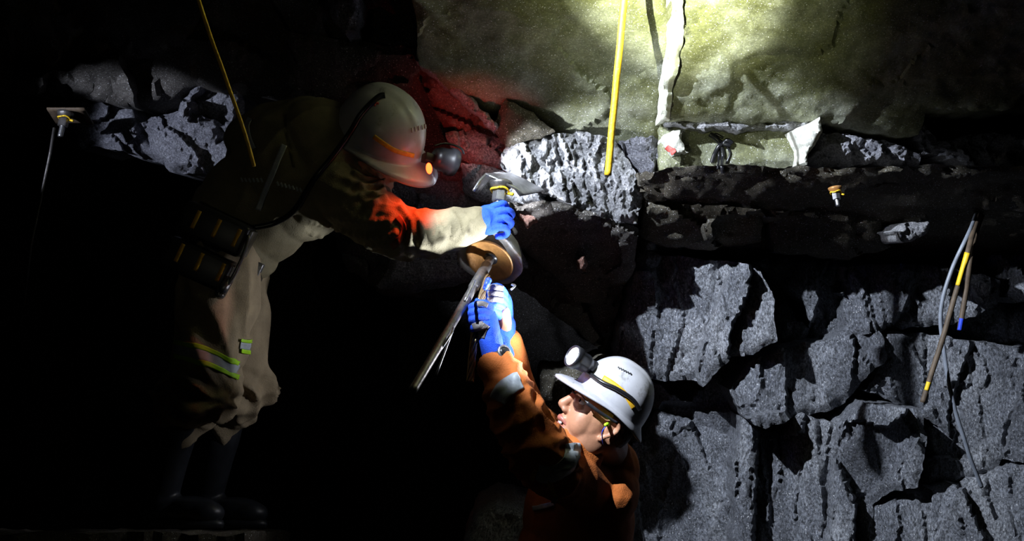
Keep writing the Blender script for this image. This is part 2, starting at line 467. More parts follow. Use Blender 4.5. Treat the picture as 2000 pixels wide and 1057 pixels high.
bblk([(1300, 236), (1400, 238), (1500, 238), (1585, 230), (1590, 248), (1520, 256), (1380, 252), (1300, 246)], 4.36, 0.0, 0.0, 'white', 12.6, thick=0.4, sp=4, amp=0.01, tilt=0.4, step=0.01, cell=0.05, edge=0.02, ew=4)
bblk([(1548, 256), (1580, 240), (1602, 228), (1605, 258), (1592, 285), (1578, 300), (1576, 322), (1570, 318), (1568, 290)], 4.30, 0.0, 0.0, 'pale', 13.0, thick=0.4, sp=4, amp=0.01, tilt=0.1, step=0.005, edge=0.01, ew=3, jag=1.5)
bblk([(1606, 262), (1680, 268), (1740, 280), (1800, 300), (1795, 322), (1690, 322), (1600, 330), (1580, 318), (1592, 290)], 4.42, 0.05, 0.1, 'ledge', 13.4, thick=0.5, sp=4.5, amp=0.02, tilt=0.7, step=0.03, cell=0.06, edge=0.02)
bblk([(1800, 232), (1830, 280), (1900, 262), (2300, 240), (2300, 345), (1960, 342), (1860, 310), (1800, 300)], 4.42, 0.0, 0.05, 'ledge', 13.9, thick=0.5, sp=6, amp=0.03, tilt=0.6, step=0.03, cell=0.1, edge=0.03)
bblk([(1740, 452), (1770, 436), (1815, 432), (1818, 448), (1795, 470), (1765, 474)], 4.42, 0.0, 0.0, 'white', 14.2, thick=0.4, sp=4, amp=0.02, tilt=0.6, step=0.02, cell=0.05, edge=0.02, ew=5)
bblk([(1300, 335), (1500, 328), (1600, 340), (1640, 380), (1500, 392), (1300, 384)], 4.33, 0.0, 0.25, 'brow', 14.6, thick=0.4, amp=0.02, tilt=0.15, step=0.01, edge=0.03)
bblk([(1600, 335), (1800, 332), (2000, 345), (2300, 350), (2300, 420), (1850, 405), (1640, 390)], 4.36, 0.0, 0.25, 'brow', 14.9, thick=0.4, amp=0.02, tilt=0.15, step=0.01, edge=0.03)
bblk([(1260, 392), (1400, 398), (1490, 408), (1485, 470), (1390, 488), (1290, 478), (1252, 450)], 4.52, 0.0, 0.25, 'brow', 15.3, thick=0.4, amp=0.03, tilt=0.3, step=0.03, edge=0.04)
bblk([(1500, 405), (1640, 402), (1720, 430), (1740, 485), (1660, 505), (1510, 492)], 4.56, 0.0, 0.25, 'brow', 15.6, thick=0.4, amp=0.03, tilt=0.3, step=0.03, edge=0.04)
bblk([(1296, 262), (1325, 255), (1336, 282), (1345, 300), (1318, 302), (1300, 285)], 4.36, 0, 0, 'pale', 15.9, thick=0.2, sp=4, amp=0.006, tilt=0.1, step=0.004, edge=0.012, ew=3)

vp = [(1314, -400), (1346, -400), (1338, -60), (1334, 60), (1328, 120), (1316, 165), (1308, 236), (1290, 236), (1296, 165), (1306, 110), (1312, 40), (1314, -60)]
vcy = sum(q[1] for q in vp) / len(vp)
rock('quartz_vein', vp, 4.10 + 0.17 * (vcy - 97.4) / 100 - 0.016, 0.0, 0.17, 'vein', br, seed=16.5, sp=4.5, thick=0.15, amp=0.006, tilt=0.06, step=0.003, cell=0.08, edge=0.012, ew=6, jag=2.5)

# centre: the shattered face the two men work at
wc = rock('wall_center', [(560, 60), (830, 100), (960, 220), (1080, 240), (1260, 260), (1262, 470), (1215, 560), (1190, 700), (1120, 640), (1010, 560), (900, 590), (740, 575), (660, 480), (560, 330)], 4.72, 0.0, 0.1, 'wall_dark', None, sp=8, amp=0.06, seed=20.0, thick=0.8)
tag(wc, 'dark shattered rock face in front of the miners', kind='structure')
def cblk(poly, d0, gx=0.0, gy=0.0, mat='wall_dark', seed=0.0, **kw):
    kw.setdefault('sp', 5)
    return rock('rock_block', poly, d0, gx, gy, mat, wc, seed=seed, **kw)
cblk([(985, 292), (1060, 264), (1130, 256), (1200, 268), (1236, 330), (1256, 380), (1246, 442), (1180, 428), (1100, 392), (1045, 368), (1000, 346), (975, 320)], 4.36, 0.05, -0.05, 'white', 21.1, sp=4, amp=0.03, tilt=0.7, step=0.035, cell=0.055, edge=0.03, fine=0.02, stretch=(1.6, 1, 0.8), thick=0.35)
cblk([(1190, 262), (1285, 240), (1290, 330), (1262, 372), (1238, 330)], 4.50, 0.0, 0.0, 'ledge', 21.5, sp=4.5, amp=0.03, tilt=0.6, step=0.03, cell=0.06, thick=0.3)
cblk([(812, 122), (850, 140), (900, 182), (968, 250), (985, 290), (960, 318), (905, 300), (870, 262), (845, 215)], 4.42, 0.0, 0.0, 'rust', 22.0, thick=0.35, amp=0.02, tilt=0.4, step=0.02, cell=0.1)  # red of the indicator light put into the rock colour
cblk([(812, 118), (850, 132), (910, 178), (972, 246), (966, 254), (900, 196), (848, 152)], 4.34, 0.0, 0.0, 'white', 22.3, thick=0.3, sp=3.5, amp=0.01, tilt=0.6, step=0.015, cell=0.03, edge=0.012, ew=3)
cblk([(962, 244), (988, 194), (1040, 222), (1084, 256), (1056, 268), (990, 292)], 4.34, 0.0, 0.0, 'brow', 22.7, thick=0.3, amp=0.015, tilt=0.2, step=0.01)
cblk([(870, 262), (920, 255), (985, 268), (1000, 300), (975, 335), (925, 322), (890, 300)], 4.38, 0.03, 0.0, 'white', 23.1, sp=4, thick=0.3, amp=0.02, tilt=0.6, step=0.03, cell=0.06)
cblk([(900, 318), (960, 326), (1000, 342), (1070, 375), (1058, 396), (1010, 402), (940, 395), (905, 372)], 4.36, 0.05, 0.05, 'wall', 23.5, thick=0.3, amp=0.02, tilt=0.3, step=0.02)
cblk([(740, 345), (800, 350), (850, 335), (905, 330), (912, 372), (940, 400), (880, 425), (800, 425), (745, 390)], 4.55, 0.0, 0.0, 'ledge', 24.0, sp=4, thick=0.3, amp=0.03, tilt=0.7, step=0.03, cell=0.07)
cblk([(1000, 400), (1035, 398), (1062, 412), (1050, 440), (1030, 448), (1008, 428)], 4.30, 0, 0, 'rust', 24.3, thick=0.3, sp=4, amp=0.015, tilt=0.2, step=0.01, edge=0.02, ew=4)  # patch of red lamp light painted as an orange block
cblk([(980, 395), (1100, 395), (1246, 446), (1240, 520), (1200, 600), (1140, 590), (1060, 520), (1000, 470)], 4.52, 0.0, 0.30, 'wall_dark', 24.6, thick=0.4, amp=0.04, tilt=0.25, step=0.02)
cblk([(738, 560), (765, 498), (840, 484), (905, 470), (1010, 470), (1030, 520), (960, 545), (880, 560), (800, 572)], 4.52, 0.0, 0.05, 'ledge', 25.0, thick=0.35, amp=0.02, tilt=0.2, step=0.015)
cblk([(655, 470), (690, 460), (720, 490), (715, 540), (680, 530)], 4.75, 0.0, 0.0, 'wall_dark', 25.4, thick=0.3)
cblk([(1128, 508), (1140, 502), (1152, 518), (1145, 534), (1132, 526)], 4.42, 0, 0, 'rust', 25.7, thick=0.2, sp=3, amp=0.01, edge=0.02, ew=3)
cblk([(1050, 770), (1060, 725), (1100, 722), (1180, 700), (1230, 730), (1250, 860), (1060, 860)], 4.75, 0, 0, 'brow', 26.0, thick=0.5, sp=6)
cblk([(900, 1080), (930, 1010), (970, 985), (1040, 1000), (1060, 1100), (920, 1140)], 4.60, 0, 0, 'wall', 26.4, thick=0.5, sp=6)

# left: ledge and the unlit roof over it
wl = rock('wall_left', [(-700, -300), (780, -300), (830, 110), (790, 200), (640, 220), (470, 180), (380, 165), (300, 215), (-700, 60)], 4.45, 0.02, 0.16, 'wall_dark', None, sp=12, amp=0.06, seed=30.0, thick=0.9)
tag(wl, 'dark rock face above the left ledge', kind='structure')
def lblk(poly, d0, gx=0.0, gy=0.0, mat='ledge', seed=0.0, **kw):
    kw.setdefault('sp', 4.5); kw.setdefault('tilt', 0.5); kw.setdefault('cell', 0.12)
    return rock('rock_block', poly, d0, gx, gy, mat, wl, seed=seed, **kw)
lblk([(270, 238), (350, 218), (352, 212), (430, 240), (470, 290), (505, 330), (440, 342), (330, 336), (300, 300)], 4.72, 0.02, 0.0, 'ledge', 31.1, thick=0.5)
lblk([(345, 225), (360, 190), (392, 160), (430, 158), (470, 160), (478, 215), (470, 262), (440, 262), (400, 240)], 4.78, 0.0, 0.0, 'ledge', 31.5, thick=0.5, tilt=0.8, step=0.05)
lblk([(345, 230), (358, 192), (390, 158), (412, 156), (378, 185), (366, 238)], 4.66, 0.0, 0.0, 'ledge', 31.8, thick=0.3, step=0.01)
lblk([(140, 180), (215, 192), (262, 210), (280, 250), (330, 320), (230, 295), (150, 285), (130, 240)], 4.80, 0.0, 0.0, 'ledge', 32.2, thick=0.5)
lblk([(-60, 130), (60, 165), (140, 180), (150, 285), (60, 262), (-60, 240)], 4.86, 0.0, 0.0, 'wall_dark', 32.6, thick=0.5)
lblk([(636, -10), (700, -10), (702, 30), (696, 60), (672, 66), (650, 40)], 4.30, 0.0, 0.0, 'ledge', 33.0, thick=0.3, cell=0.05)

# ------------------------------------------------------------------ materials of the things
M['jacket1'] = simplemat('khaki_work_cloth', (0.21, 0.18, 0.105), 0.85, var=0.25, vscale=12, bump=0.25, bscale=260)
M['trouser1'] = simplemat('tan_work_cloth', (0.30, 0.235, 0.145), 0.85, var=0.25, vscale=14, bump=0.25, bscale=260)
M['jacket2'] = simplemat('orange_work_cloth', (0.46, 0.12, 0.018), 0.85, var=0.25, vscale=14, bump=0.25, bscale=260)
M['jeans'] = simplemat('orange_trousers', (0.5, 0.14, 0.02), 0.85)
M['boot'] = simplemat('black_rubber', (0.018, 0.02, 0.025), 0.42, var=0.3, bump=0.1, bscale=30)
M['skin1'] = simplemat('skin', (0.44, 0.21, 0.12), 0.5, var=0.16, vscale=30, bump=0.06, bscale=300)
M['lips'] = simplemat('lip_skin', (0.36, 0.12, 0.085), 0.45, var=0.1)
M['hair'] = simplemat('black_hair', (0.012, 0.01, 0.01), 0.5, bump=0.6, bscale=200)
M['glove'] = simplemat('blue_knit_glove', (0.012, 0.075, 0.62), 0.8, var=0.25, vscale=60, bump=0.3, bscale=350)
M['glovegrey'] = simplemat('grey_dipped_rubber', (0.12, 0.11, 0.11), 0.55, var=0.4, vscale=40, bump=0.15, bscale=120)
M['helmet'] = simplemat('white_helmet_plastic', (0.46, 0.46, 0.49), 0.3, var=0.18, vscale=9, dirt=((0.20, 0.19, 0.17), 14.0, 0.58), coat=0.15)
M['liner'] = simplemat('dark_liner', (0.03, 0.03, 0.03), 0.8)
M['ytape'] = simplemat('yellow_tape', (0.72, 0.40, 0.02), 0.55, var=0.25, vscale=70)
M['gtape'] = simplemat('silver_reflective_tape', (0.42, 0.46, 0.50), 0.5, var=0.2, vscale=60)
M['lime'] = simplemat('lime_tape', (0.42, 0.80, 0.02), 0.6, var=0.15)
M['rubber'] = simplemat('black_cable_rubber', (0.012, 0.012, 0.014), 0.28, var=0.2)
M['blackpl'] = simplemat('black_plastic', (0.02, 0.02, 0.024), 0.38, var=0.3)
M['steel'] = simplemat('dull_steel', (0.34, 0.34, 0.35), 0.38, metal=0.9, var=0.3, vscale=40, bump=0.15, bscale=90)
M['darksteel'] = simplemat('oily_steel', (0.16, 0.15, 0.145), 0.42, metal=0.75, var=0.4, vscale=50, bump=0.2, bscale=60, dirt=((0.14, 0.08, 0.05), 25.0, 0.60))
M['plate'] = simplemat('grey_cast_plate', (0.30, 0.29, 0.27), 0.55, metal=0.2, var=0.3, vscale=22, bump=0.3, bscale=50, dirt=((0.24, 0.15, 0.07), 16.0, 0.56))
M['brown'] = simplemat('rusty_brown_plate', (0.36, 0.17, 0.05), 0.45, metal=0.25, var=0.35, vscale=24, bump=0.25, bscale=70, dirt=((0.35, 0.25, 0.2), 18.0, 0.60))
M['yellow'] = simplemat('yellow_plastic', (0.85, 0.55, 0.02), 0.5, var=0.15)
M['yrod'] = simplemat('yellow_painted_rod', (0.75, 0.46, 0.02), 0.55, var=0.3, vscale=35, bump=0.2, bscale=90, dirt=((0.45, 0.36, 0.25), 30.0, 0.60))
M['rustrod'] = simplemat('brown_rod', (0.10, 0.07, 0.045), 0.65, var=0.4, vscale=40)
M['greycable'] = simplemat('grey_cable', (0.20, 0.22, 0.26), 0.45, var=0.25)
M['strand'] = simplemat('bronze_strand', (0.42, 0.30, 0.17), 0.3, metal=0.85, var=0.25, vscale=60)
M['bluepl'] = simplemat('blue_plastic', (0.02, 0.06, 0.6), 0.5)
M['eye'] = simplemat('eye_white', (0.7, 0.68, 0.66), 0.25, var=0.03)
M['iris'] = simplemat('dark_iris', (0.03, 0.02, 0.015), 0.2)
M['lamp_lens'] = emitmat('lamp_lens_light', (0.80, 0.87, 1.0), 7.0)
M['lamp_lens_white'] = emitmat('lamp_lens_light_side', (0.85, 0.9, 1.0), 7.0)
M['red_led'] = emitmat('red_indicator_light', (1.0, 0.06, 0.01), 9.0)
g, gnt, gb = newmat('clear_lens'); M['glass'] = g
gb.inputs['Transmission Weight'].default_value = 1.0; gb.inputs['Roughness'].default_value = 0.03; gb.inputs['IOR'].default_value = 1.05
gb.inputs['Base Color'].default_value = (0.95, 0.97, 1, 1)
M['deck'] = rockmat('dusty_ledge', (0.08, 0.07, 0.055), (0.14, 0.12, 0.09), (0.22, 0.19, 0.15), 0.35, 0.5, 0.9)

# the bench the upper miner stands on
bl = bmesh.new()
def bench():
    nx, ny = 60, 16; z0 = P(380, 1032, 4.2).z
    x0, x1 = P(-500, 1030, 4.2).x, P(505, 1030, 4.2).x
    y0, y1 = P(380, 1030, 3.98).y, P(380, 1030, 4.75).y
    top = []
    for i in range(nx + 1):
        row = []
        for j in range(ny + 1):
            x = x0 + (x1 - x0) * i / nx + (0.04 * noise.noise(Vector((0, j * .6, 2))) if i == nx else 0)
            y = y0 + (y1 - y0) * j / ny + (0.02 * noise.noise(Vector((i * .5, 0, 2))) if j == 0 else 0)
            row.append(bl.verts.new((x, y, z0 - 0.012 + 0.012 * noise.fractal(Vector((x, y, 1)) * 9, 0.9, 2, 4))))
        top.append(row)
    for i in range(nx):
        for j in range(ny): bl.faces.new((top[i][j], top[i + 1][j], top[i + 1][j + 1], top[i][j + 1]))
    loop = [top[i][0] for i in range(nx + 1)] + [top[nx][j] for j in range(1, ny + 1)] + [top[i][ny] for i in range(nx - 1, -1, -1)] + [top[0][j] for j in range(ny - 1, 0, -1)]
    prev = loop
    for z in (1.0, 0.5, -0.1):
        new = [bl.verts.new((v.co.x + 0.05 * noise.noise(Vector((v.co.x * 3, v.co.y * 3, z))), v.co.y + 0.05 * noise.noise(Vector((v.co.x * 3, v.co.y * 3, z + 9))), z)) for v in loop]
        for k in range(len(loop)):
            bl.faces.new((prev[k], new[k], new[(k + 1) % len(loop)], prev[(k + 1) % len(loop)]))
        prev = new
bench()
tag(bm_obj('rock_bench', bl, M['deck'], None, smooth=False), 'dusty dark rock bench under the black boots at lower left', 'rock')

# ------------------------------------------------------------------ helpers for the figures
def basis(f, u):
    f = f.normalized(); u = (u - f * u.dot(f)).normalized(); l = u.cross(f)
    return f, l, u
def LM(o, B, s=1.0):
    f, l, u = B
    return lambda x, y, z: o + (f * x + l * y + u * z) * s

def helmet(origin, B, label, s=1.0):
    f, l, u = B; L = LM(origin, B, s)
    root = empty('hard_hat', origin, label, 'hard hat')
    bm = bmesh.new(); nt_, nr = 96, 26
    a, b, c = 0.128, 0.112, 0.148
    rows = []
    for j in range(nr + 1):
        ph = (math.pi / 2) * (1 - j / nr); row = []
        for i in range(nt_):
            t = 2 * math.pi * i / nt_
            cr = math.cos(ph) ** 0.82; z = c * math.sin(ph) ** 0.95
            x = a * cr * math.cos(t); y = b * cr * math.sin(t)
            # crown ridges running fore and aft
            rg = 0.006 * (1 / (1 + math.exp(-(0.030 - abs(y)) * 400))) * math.sin(ph) ** 0.7
            r2 = 0.0035 * (1 / (1 + math.exp(-(abs(y) - 0.075) * 300))) * (1 if ph < 0.75 else 0) * math.sin(ph * 4.19) if ph < 0.75 else 0
            row.append((x * (1 + r2 * 3), y * (1 + r2 * 3), z + rg))
        rows.append(row)
    # brim
    for k, (e, dz) in enumerate(((0.15, -0.002), (0.45, -0.004), (0.8, -0.006), (1.0, -0.009), (1.0, -0.014), (0.8, -0.012), (0.3, -0.010), (-0.25, -0.008))):
        row = []
        for i in range(nt_):
            t = 2 * math.pi * i / nt_
            pk = max(0, math.cos(t)) ** 1.6; ext = 0.016 + 0.05 * pk + 0.012 * max(0, -math.cos(t)) ** 2
            dd = dz * (1 + 0.6 * pk) - 0.022 * e * max(0, e) * pk * 0.6 - (0.028 * max(0, -math.cos(t)) ** 1.5 * max(e, 0))
            row.append(((a + ext * e) * math.cos(t), (b + ext * e * 0.8) * math.sin(t), dd))
        rows.append(row)
    # inside of the shell
    for j in range(8, -1, -1):
        ph = (math.pi / 2) * (1 - j / 8); row = []
        for i in range(nt_):
            t = 2 * math.pi * i / nt_
            row.append(((a - 0.006) * math.cos(ph) ** 0.82 * math.cos(t), (b - 0.006) * math.cos(ph) ** 0.82 * math.sin(t), (c - 0.008) * math.sin(ph) ** 0.95 - 0.004))
        rows.append(row)
    vr = [[bm.verts.new(L(*q)) for q in r] for r in rows]
    for r0, r1 in zip(vr, vr[1:]):
        for i in range(nt_):
            bm.faces.new((r0[i], r0[(i + 1) % nt_], r1[(i + 1) % nt_], r1[i]))
    bmesh.ops.remove_doubles(bm, verts=bm.verts[:], dist=1e-5)
    shell = bm_obj('shell', bm, M['helmet'], root)
    # headband inside
    bm = bmesh.new()
    rg = [[L((a - 0.016) * math.cos(t * math.pi / 24), (b - 0.016) * math.sin(t * math.pi / 24), z) for t in range(48)] for z in (-0.018, 0.012)]
    va = [[bm.verts.new(p) for p in r] for r in rg]
    for i in range(48): bm.faces.new((va[0][i], va[0][(i + 1) % 48], va[1][(i + 1) % 48], va[1][i]))
    bmesh.ops.solidify(bm, geom=bm.faces[:], thickness=0.003)
    bm_obj('headband', bm, M['liner'], root)
    return root, shell

def cap_lamp(root, pos, d, r, depth, lensmat, kind):
    d = d.normalized(); u, v = frame_of(d)
    bm = bmesh.new()
    lathe(bm, pos, d, [(-depth, 0.0), (-depth, r * .62), (-depth * .75, r * .82), (-depth * .30, r * .86), (-depth * .25, r), (0, r * 1.0), (0.004, r * 0.97), (0.004, r * 0.84), (-0.003, r * 0.82), (-0.003, 0)], 40)
    lamp = bm_obj('cap_lamp', bm, M['blackpl'], root)
    bm = bmesh.new(); lathe(bm, pos, d, [(0.0005, 0.0), (0.0015, r * 0.5), (0.0005, r * 0.8), (-0.0025, r * 0.81), (-0.0025, 0)], 40)
    bm_obj('lens', bm, lensmat, lamp)
    return lamp

def glove_hand(wrist, B, fingers, thumb, palm=(0.10, 0.045, 0.022), wr=0.034, voxel=0.0026, slim=False):
    """palm plus five separate fingers. B = (towards fingers, across, out of the back of the hand)"""
    f, a, n = B; bm = bmesh.new()
    c = wrist + f * palm[0] * 0.55
    ellipsoid(bm, c, f * palm[0] * 0.62, a * palm[1], n * palm[2])
    if not slim: ellipsoid(bm, c + f * 0.02, f * palm[0] * 0.48, a * palm[1] * 1.02, n * palm[2] * 0.9)
    limb(bm, [wrist - f * (0.025 if slim else 0.05), wrist - f * 0.015, wrist + f * 0.03], [wr * 1.05, wr, wr * 1.02])
    for ch, r0, r1 in fingers + [thumb]:
        pts = spline(ch, 4); rr = [r0 + (r1 - r0) * i / (len(pts) - 1) for i in range(len(pts))]
        limb(bm, pts, rr, 12)
    return remesh(bm, voxel, 2, 0.5)

def head_mesh(bm, L, s, neck_to=None, neck_r=0.06, openmouth=True):
    def el(x, y, z, rx, ry, rz, rot=0):
        c = L(x, y, z); fx = L(1, 0, 0) - L(0, 0, 0); fy = L(0, 1, 0) - L(0, 0, 0); fz = L(0, 0, 1) - L(0, 0, 0)
        ca, sa = math.cos(rot), math.sin(rot)
        ellipsoid(bm, c, (fx * ca + fz * sa) * rx, fy * ry, (fz * ca - fx * sa) * rz)
    el(0.005, 0, 0.045, 0.088, 0.074, 0.085)          # skull
    el(0.045, 0, -0.02, 0.052, 0.058, 0.085)          # face
    el(0.045, 0, -0.070, 0.048, 0.050, 0.036, -0.2)   # jaw
    el(0.030, 0, -0.030, 0.056, 0.064, 0.070)
    el(0.080, 0, -0.098, 0.020, 0.024, 0.018)         # chin
    for y in (-1, 1):
        el(0.053, y * 0.034, -0.030, 0.034, 0.029, 0.046)      # cheek
        el(0.086, y * 0.030, 0.034, 0.014, 0.026, 0.010)       # brow
        el(0.016, y * 0.044, -0.056, 0.042, 0.020, 0.042, -0.3)  # jaw corner
        el(0.079, y * 0.031, 0.0225, 0.0125, 0.017, 0.0062)
        el(0.077, y * 0.031, 0.0025, 0.0125, 0.017, 0.0065)
        el(0.103, y * 0.012, -0.026, 0.011, 0.008, 0.008)      # nostril wing
        # ear: rim and lobe
        pts = [L(0.002, y * 0.068, -0.036), L(-0.010, y * 0.074, -0.022), L(-0.020, y * 0.079, -0.006), L(-0.018, y * 0.080, 0.010), L(-0.004, y * 0.076, 0.016), L(0.007, y * 0.070, 0.006)]
        pp = spline(pts, 4); limb(bm, pp, [0.0055 * s] * len(pp), 10)
        el(-0.005, y * 0.068, -0.008, 0.014, 0.007, 0.022)
        el(0.002, y * 0.069, -0.038, 0.008, 0.006, 0.009)
    limb(bm, [L(0.090, 0, 0.032), L(0.102, 0, 0.006), L(0.114, 0, -0.016)], [0.009 * s, 0.0105 * s, 0.0125 * s], 12)
    el(0.110, 0, -0.020, 0.014, 0.012, 0.010)
    el(0.092, 0, -0.046, 0.012, 0.022, 0.010)         # upper lip mound
    el(0.086, 0, -0.076, 0.013, 0.020, 0.009)         # lower lip mound
    if neck_to:
        limb(bm, [L(-0.012, 0, -0.04)] + neck_to, [0.056 * s] + [neck_r] * len(neck_to))

# ================================================================== upper miner
base1 = P(372, 1032, 4.2)
p1 = empty('person', base1, 'miner in khaki work clothes bending over from the bench, back to the viewer', 'person')
SP = IV(0.80, -0.60, 0.05).normalized(); WV = IV(-0.60, -0.80, -0.15).normalized(); DV = SP.cross(WV).normalized()
if DV.dot(TC) < 0: DV = -DV
H1 = P(738, 272, 4.13)
B1 = basis(IV(0.80, 0.50, 0.24), IV(0.36, -0.78, 0.45))
HEADC1 = H1 - B1[2] * 0.035
L1 = LM(HEADC1, B1, 1.0)
# body
bm = bmesh.new()
head_mesh(bm, L1, 1.0, [P(700, 300, 4.15), P(640, 305, 4.17)], 0.065)
ellipsoid(bm, P(585, 340, 4.18), SP * 0.18, WV * 0.16, DV * 0.10)
ellipsoid(bm, P(480, 430, 4.21), SP * 0.16, WV * 0.13, DV * 0.10)
limb(bm, [P(672, 372, 4.12), P(795, 462, 4.05), P(925, 436, 4.01)], [0.06, 0.045, 0.026])
limb(bm, [P(925, 436, 4.01), P(965, 428, 4.0)], [0.024, 0.022])
limb(bm, [P(600, 235, 4.22), P(478, 275, 4.3), P(475, 350, 4.5)], [0.055, 0.042, 0.03])
limb(bm, [P(430, 500, 4.15), P(410, 690, 4.06), P(336, 870, 4.15), P(318, 985, 4.19)], [0.09, 0.055, 0.034, 0.03])
limb(bm, [P(455, 500, 4.28), P(468, 700, 4.27), P(425, 870, 4.35), P(406, 985, 4.385)], [0.09, 0.055, 0.034, 0.03])

body1 = link_mesh('body', remesh(bm, 0.004, 3), M['skin1'], p1)
# jacket
bm = bmesh.new()
ellipsoid(bm, P(580, 338, 4.17), SP * 0.21, WV * 0.200, DV * 0.135)
ellipsoid(bm, P(635, 300, 4.15), SP * 0.14, WV * 0.175, DV * 0.125)
ellipsoid(bm, P(505, 402, 4.20), SP * 0.17, WV * 0.175, DV * 0.14)
ellipsoid(bm, P(462, 448, 4.21), SP * 0.10, WV * 0.165, DV * 0.14)
limb(bm, [P(660, 360, 4.11), P(700, 402, 4.09), P(750, 438, 4.06), P(795, 460, 4.04), P(850, 458, 4.02), P(900, 445, 4.005), P(928, 437, 4.0)],
     [0.10, 0.088, 0.078, 0.070, 0.062, 0.053, 0.046])
limb(bm, [P(600, 250, 4.22), P(530, 258, 4.27), P(484, 270, 4.3), P(475, 350, 4.5)], [0.095, 0.085, 0.068, 0.05])
limb(bm, [P(640, 305, 4.15), P(682, 318, 4.13), P(704, 330, 4.12)], [0.115, 0.085, 0.072])
me = remesh(bm, 0.005, 4)
tmp_t = BVHTree.FromPolygons([v.co.copy() for v in me.vertices], [list(p.vertices) for p in me.polygons])
FOLD = []
for pl_, am_, wd_ in (([(698, 318), (708, 334), (722, 346)], 0.016, 0.008), ([(692, 340), (712, 352), (732, 356)], 0.018, 0.008), ([(700, 364), (720, 366), (742, 362)], 0.018, 0.009),
        ([(706, 384), (726, 382), (746, 376)], 0.018, 0.009), ([(716, 402), (734, 396), (750, 388)], 0.016, 0.009), ([(722, 330), (734, 350), (746, 372)], 0.012, 0.008),
        ([(590, 428), (650, 442), (720, 462), (775, 458)], 0.014, 0.012), ([(560, 448), (640, 462), (720, 478), (780, 474)], 0.012, 0.012), ([(640, 420), (700, 432), (760, 436)], 0.010, 0.012),
        ([(782, 412), (806, 440), (800, 474)], 0.014, 0.011), ([(812, 424), (830, 448), (824, 478)], 0.012, 0.011), ([(852, 424), (858, 448), (850, 476)], 0.008, 0.009), ([(884, 420), (896, 440), (884, 464)], 0.008, 0.008), ([(905, 420), (915, 436), (908, 454)], 0.006, 0.007)):
    hh_ = [hit(tmp_t, q.x, q.y)[0] for q in spline([Vector((x, y, 0)) for x, y in pl_], 6)]
    FOLD.append(([h for h in hh_ if h is not None], am_, wd_))
def fold_lines(p):
    v = 0.0
    for pts, am_, wd_ in FOLD:
        if not pts or (p - pts[len(pts) // 2]).length > 0.2: continue
        d2 = min((p - q).length_squared for q in pts)
        v += am_ * math.exp(-d2 / (wd_ * wd_)) - 0.4 * am_ * math.exp(-d2 / (wd_ * wd_ * 5))
    return v
def jf1(p, n):
    v = folds(SP, 9, 0.7, 0.006, 1.0)(p, n) + fold_lines(p)
    q = p - P(800, 458, 3.94); k = math.exp(-(q.length / 0.22) ** 2)
    v += k * folds(IV(-0.4, 0.9, 0.2), 18, 0.8, 0.010, 2.0)(p, n)
    q2 = p - P(722, 365, 4.02); k2 = math.exp(-(q2.length / 0.085) ** 2)
    v += k2 * folds(IV(0.9, 0.35, 0.2), 26, 0.85, 0.014, 4.0, 0.03)(p, n)
    return v
displace(me, jf1)
jk1 = link_mesh('jacket', me, M['jacket1'], p1)
T1 = bvh([jk1])
# trousers
bm = bmesh.new()
ellipsoid(bm, P(432, 500, 4.20), UP * 0.13, RT * 0.115, FWD * 0.15)
limb(bm, [P(428, 525, 4.13), P(425, 600, 4.09), P(412, 690, 4.06), P(385, 755, 4.08), P(352, 812, 4.12), P(346, 832, 4.13)], [0.108, 0.103, 0.090, 0.080, 0.066, 0.055])
limb(bm, [P(448, 525, 4.29), P(462, 600, 4.28), P(470, 690, 4.27), P(460, 765, 4.29), P(437, 812, 4.32), P(433, 830, 4.33)], [0.10, 0.09, 0.078, 0.080, 0.060, 0.05])
me = remesh(bm, 0.0065, 3)
def tf1(p, n):
    v = folds(IV(0.35, 0.9, 0), 11, 0.7, 0.019, 3.0)(p, n)
    z = (p - P(400, 775, 4.15)).dot(UP); k = math.exp(-(z / 0.07) ** 2)
    v += k * folds(IV(0.9, 0.45, 0), 17, 0.72, 0.044, 5.0, 0.04)(p, n)
    return v
displace(me, tf1)
tr1 = link_mesh('trousers', me, M['trouser1'], p1)
TT1 = bvh([tr1])
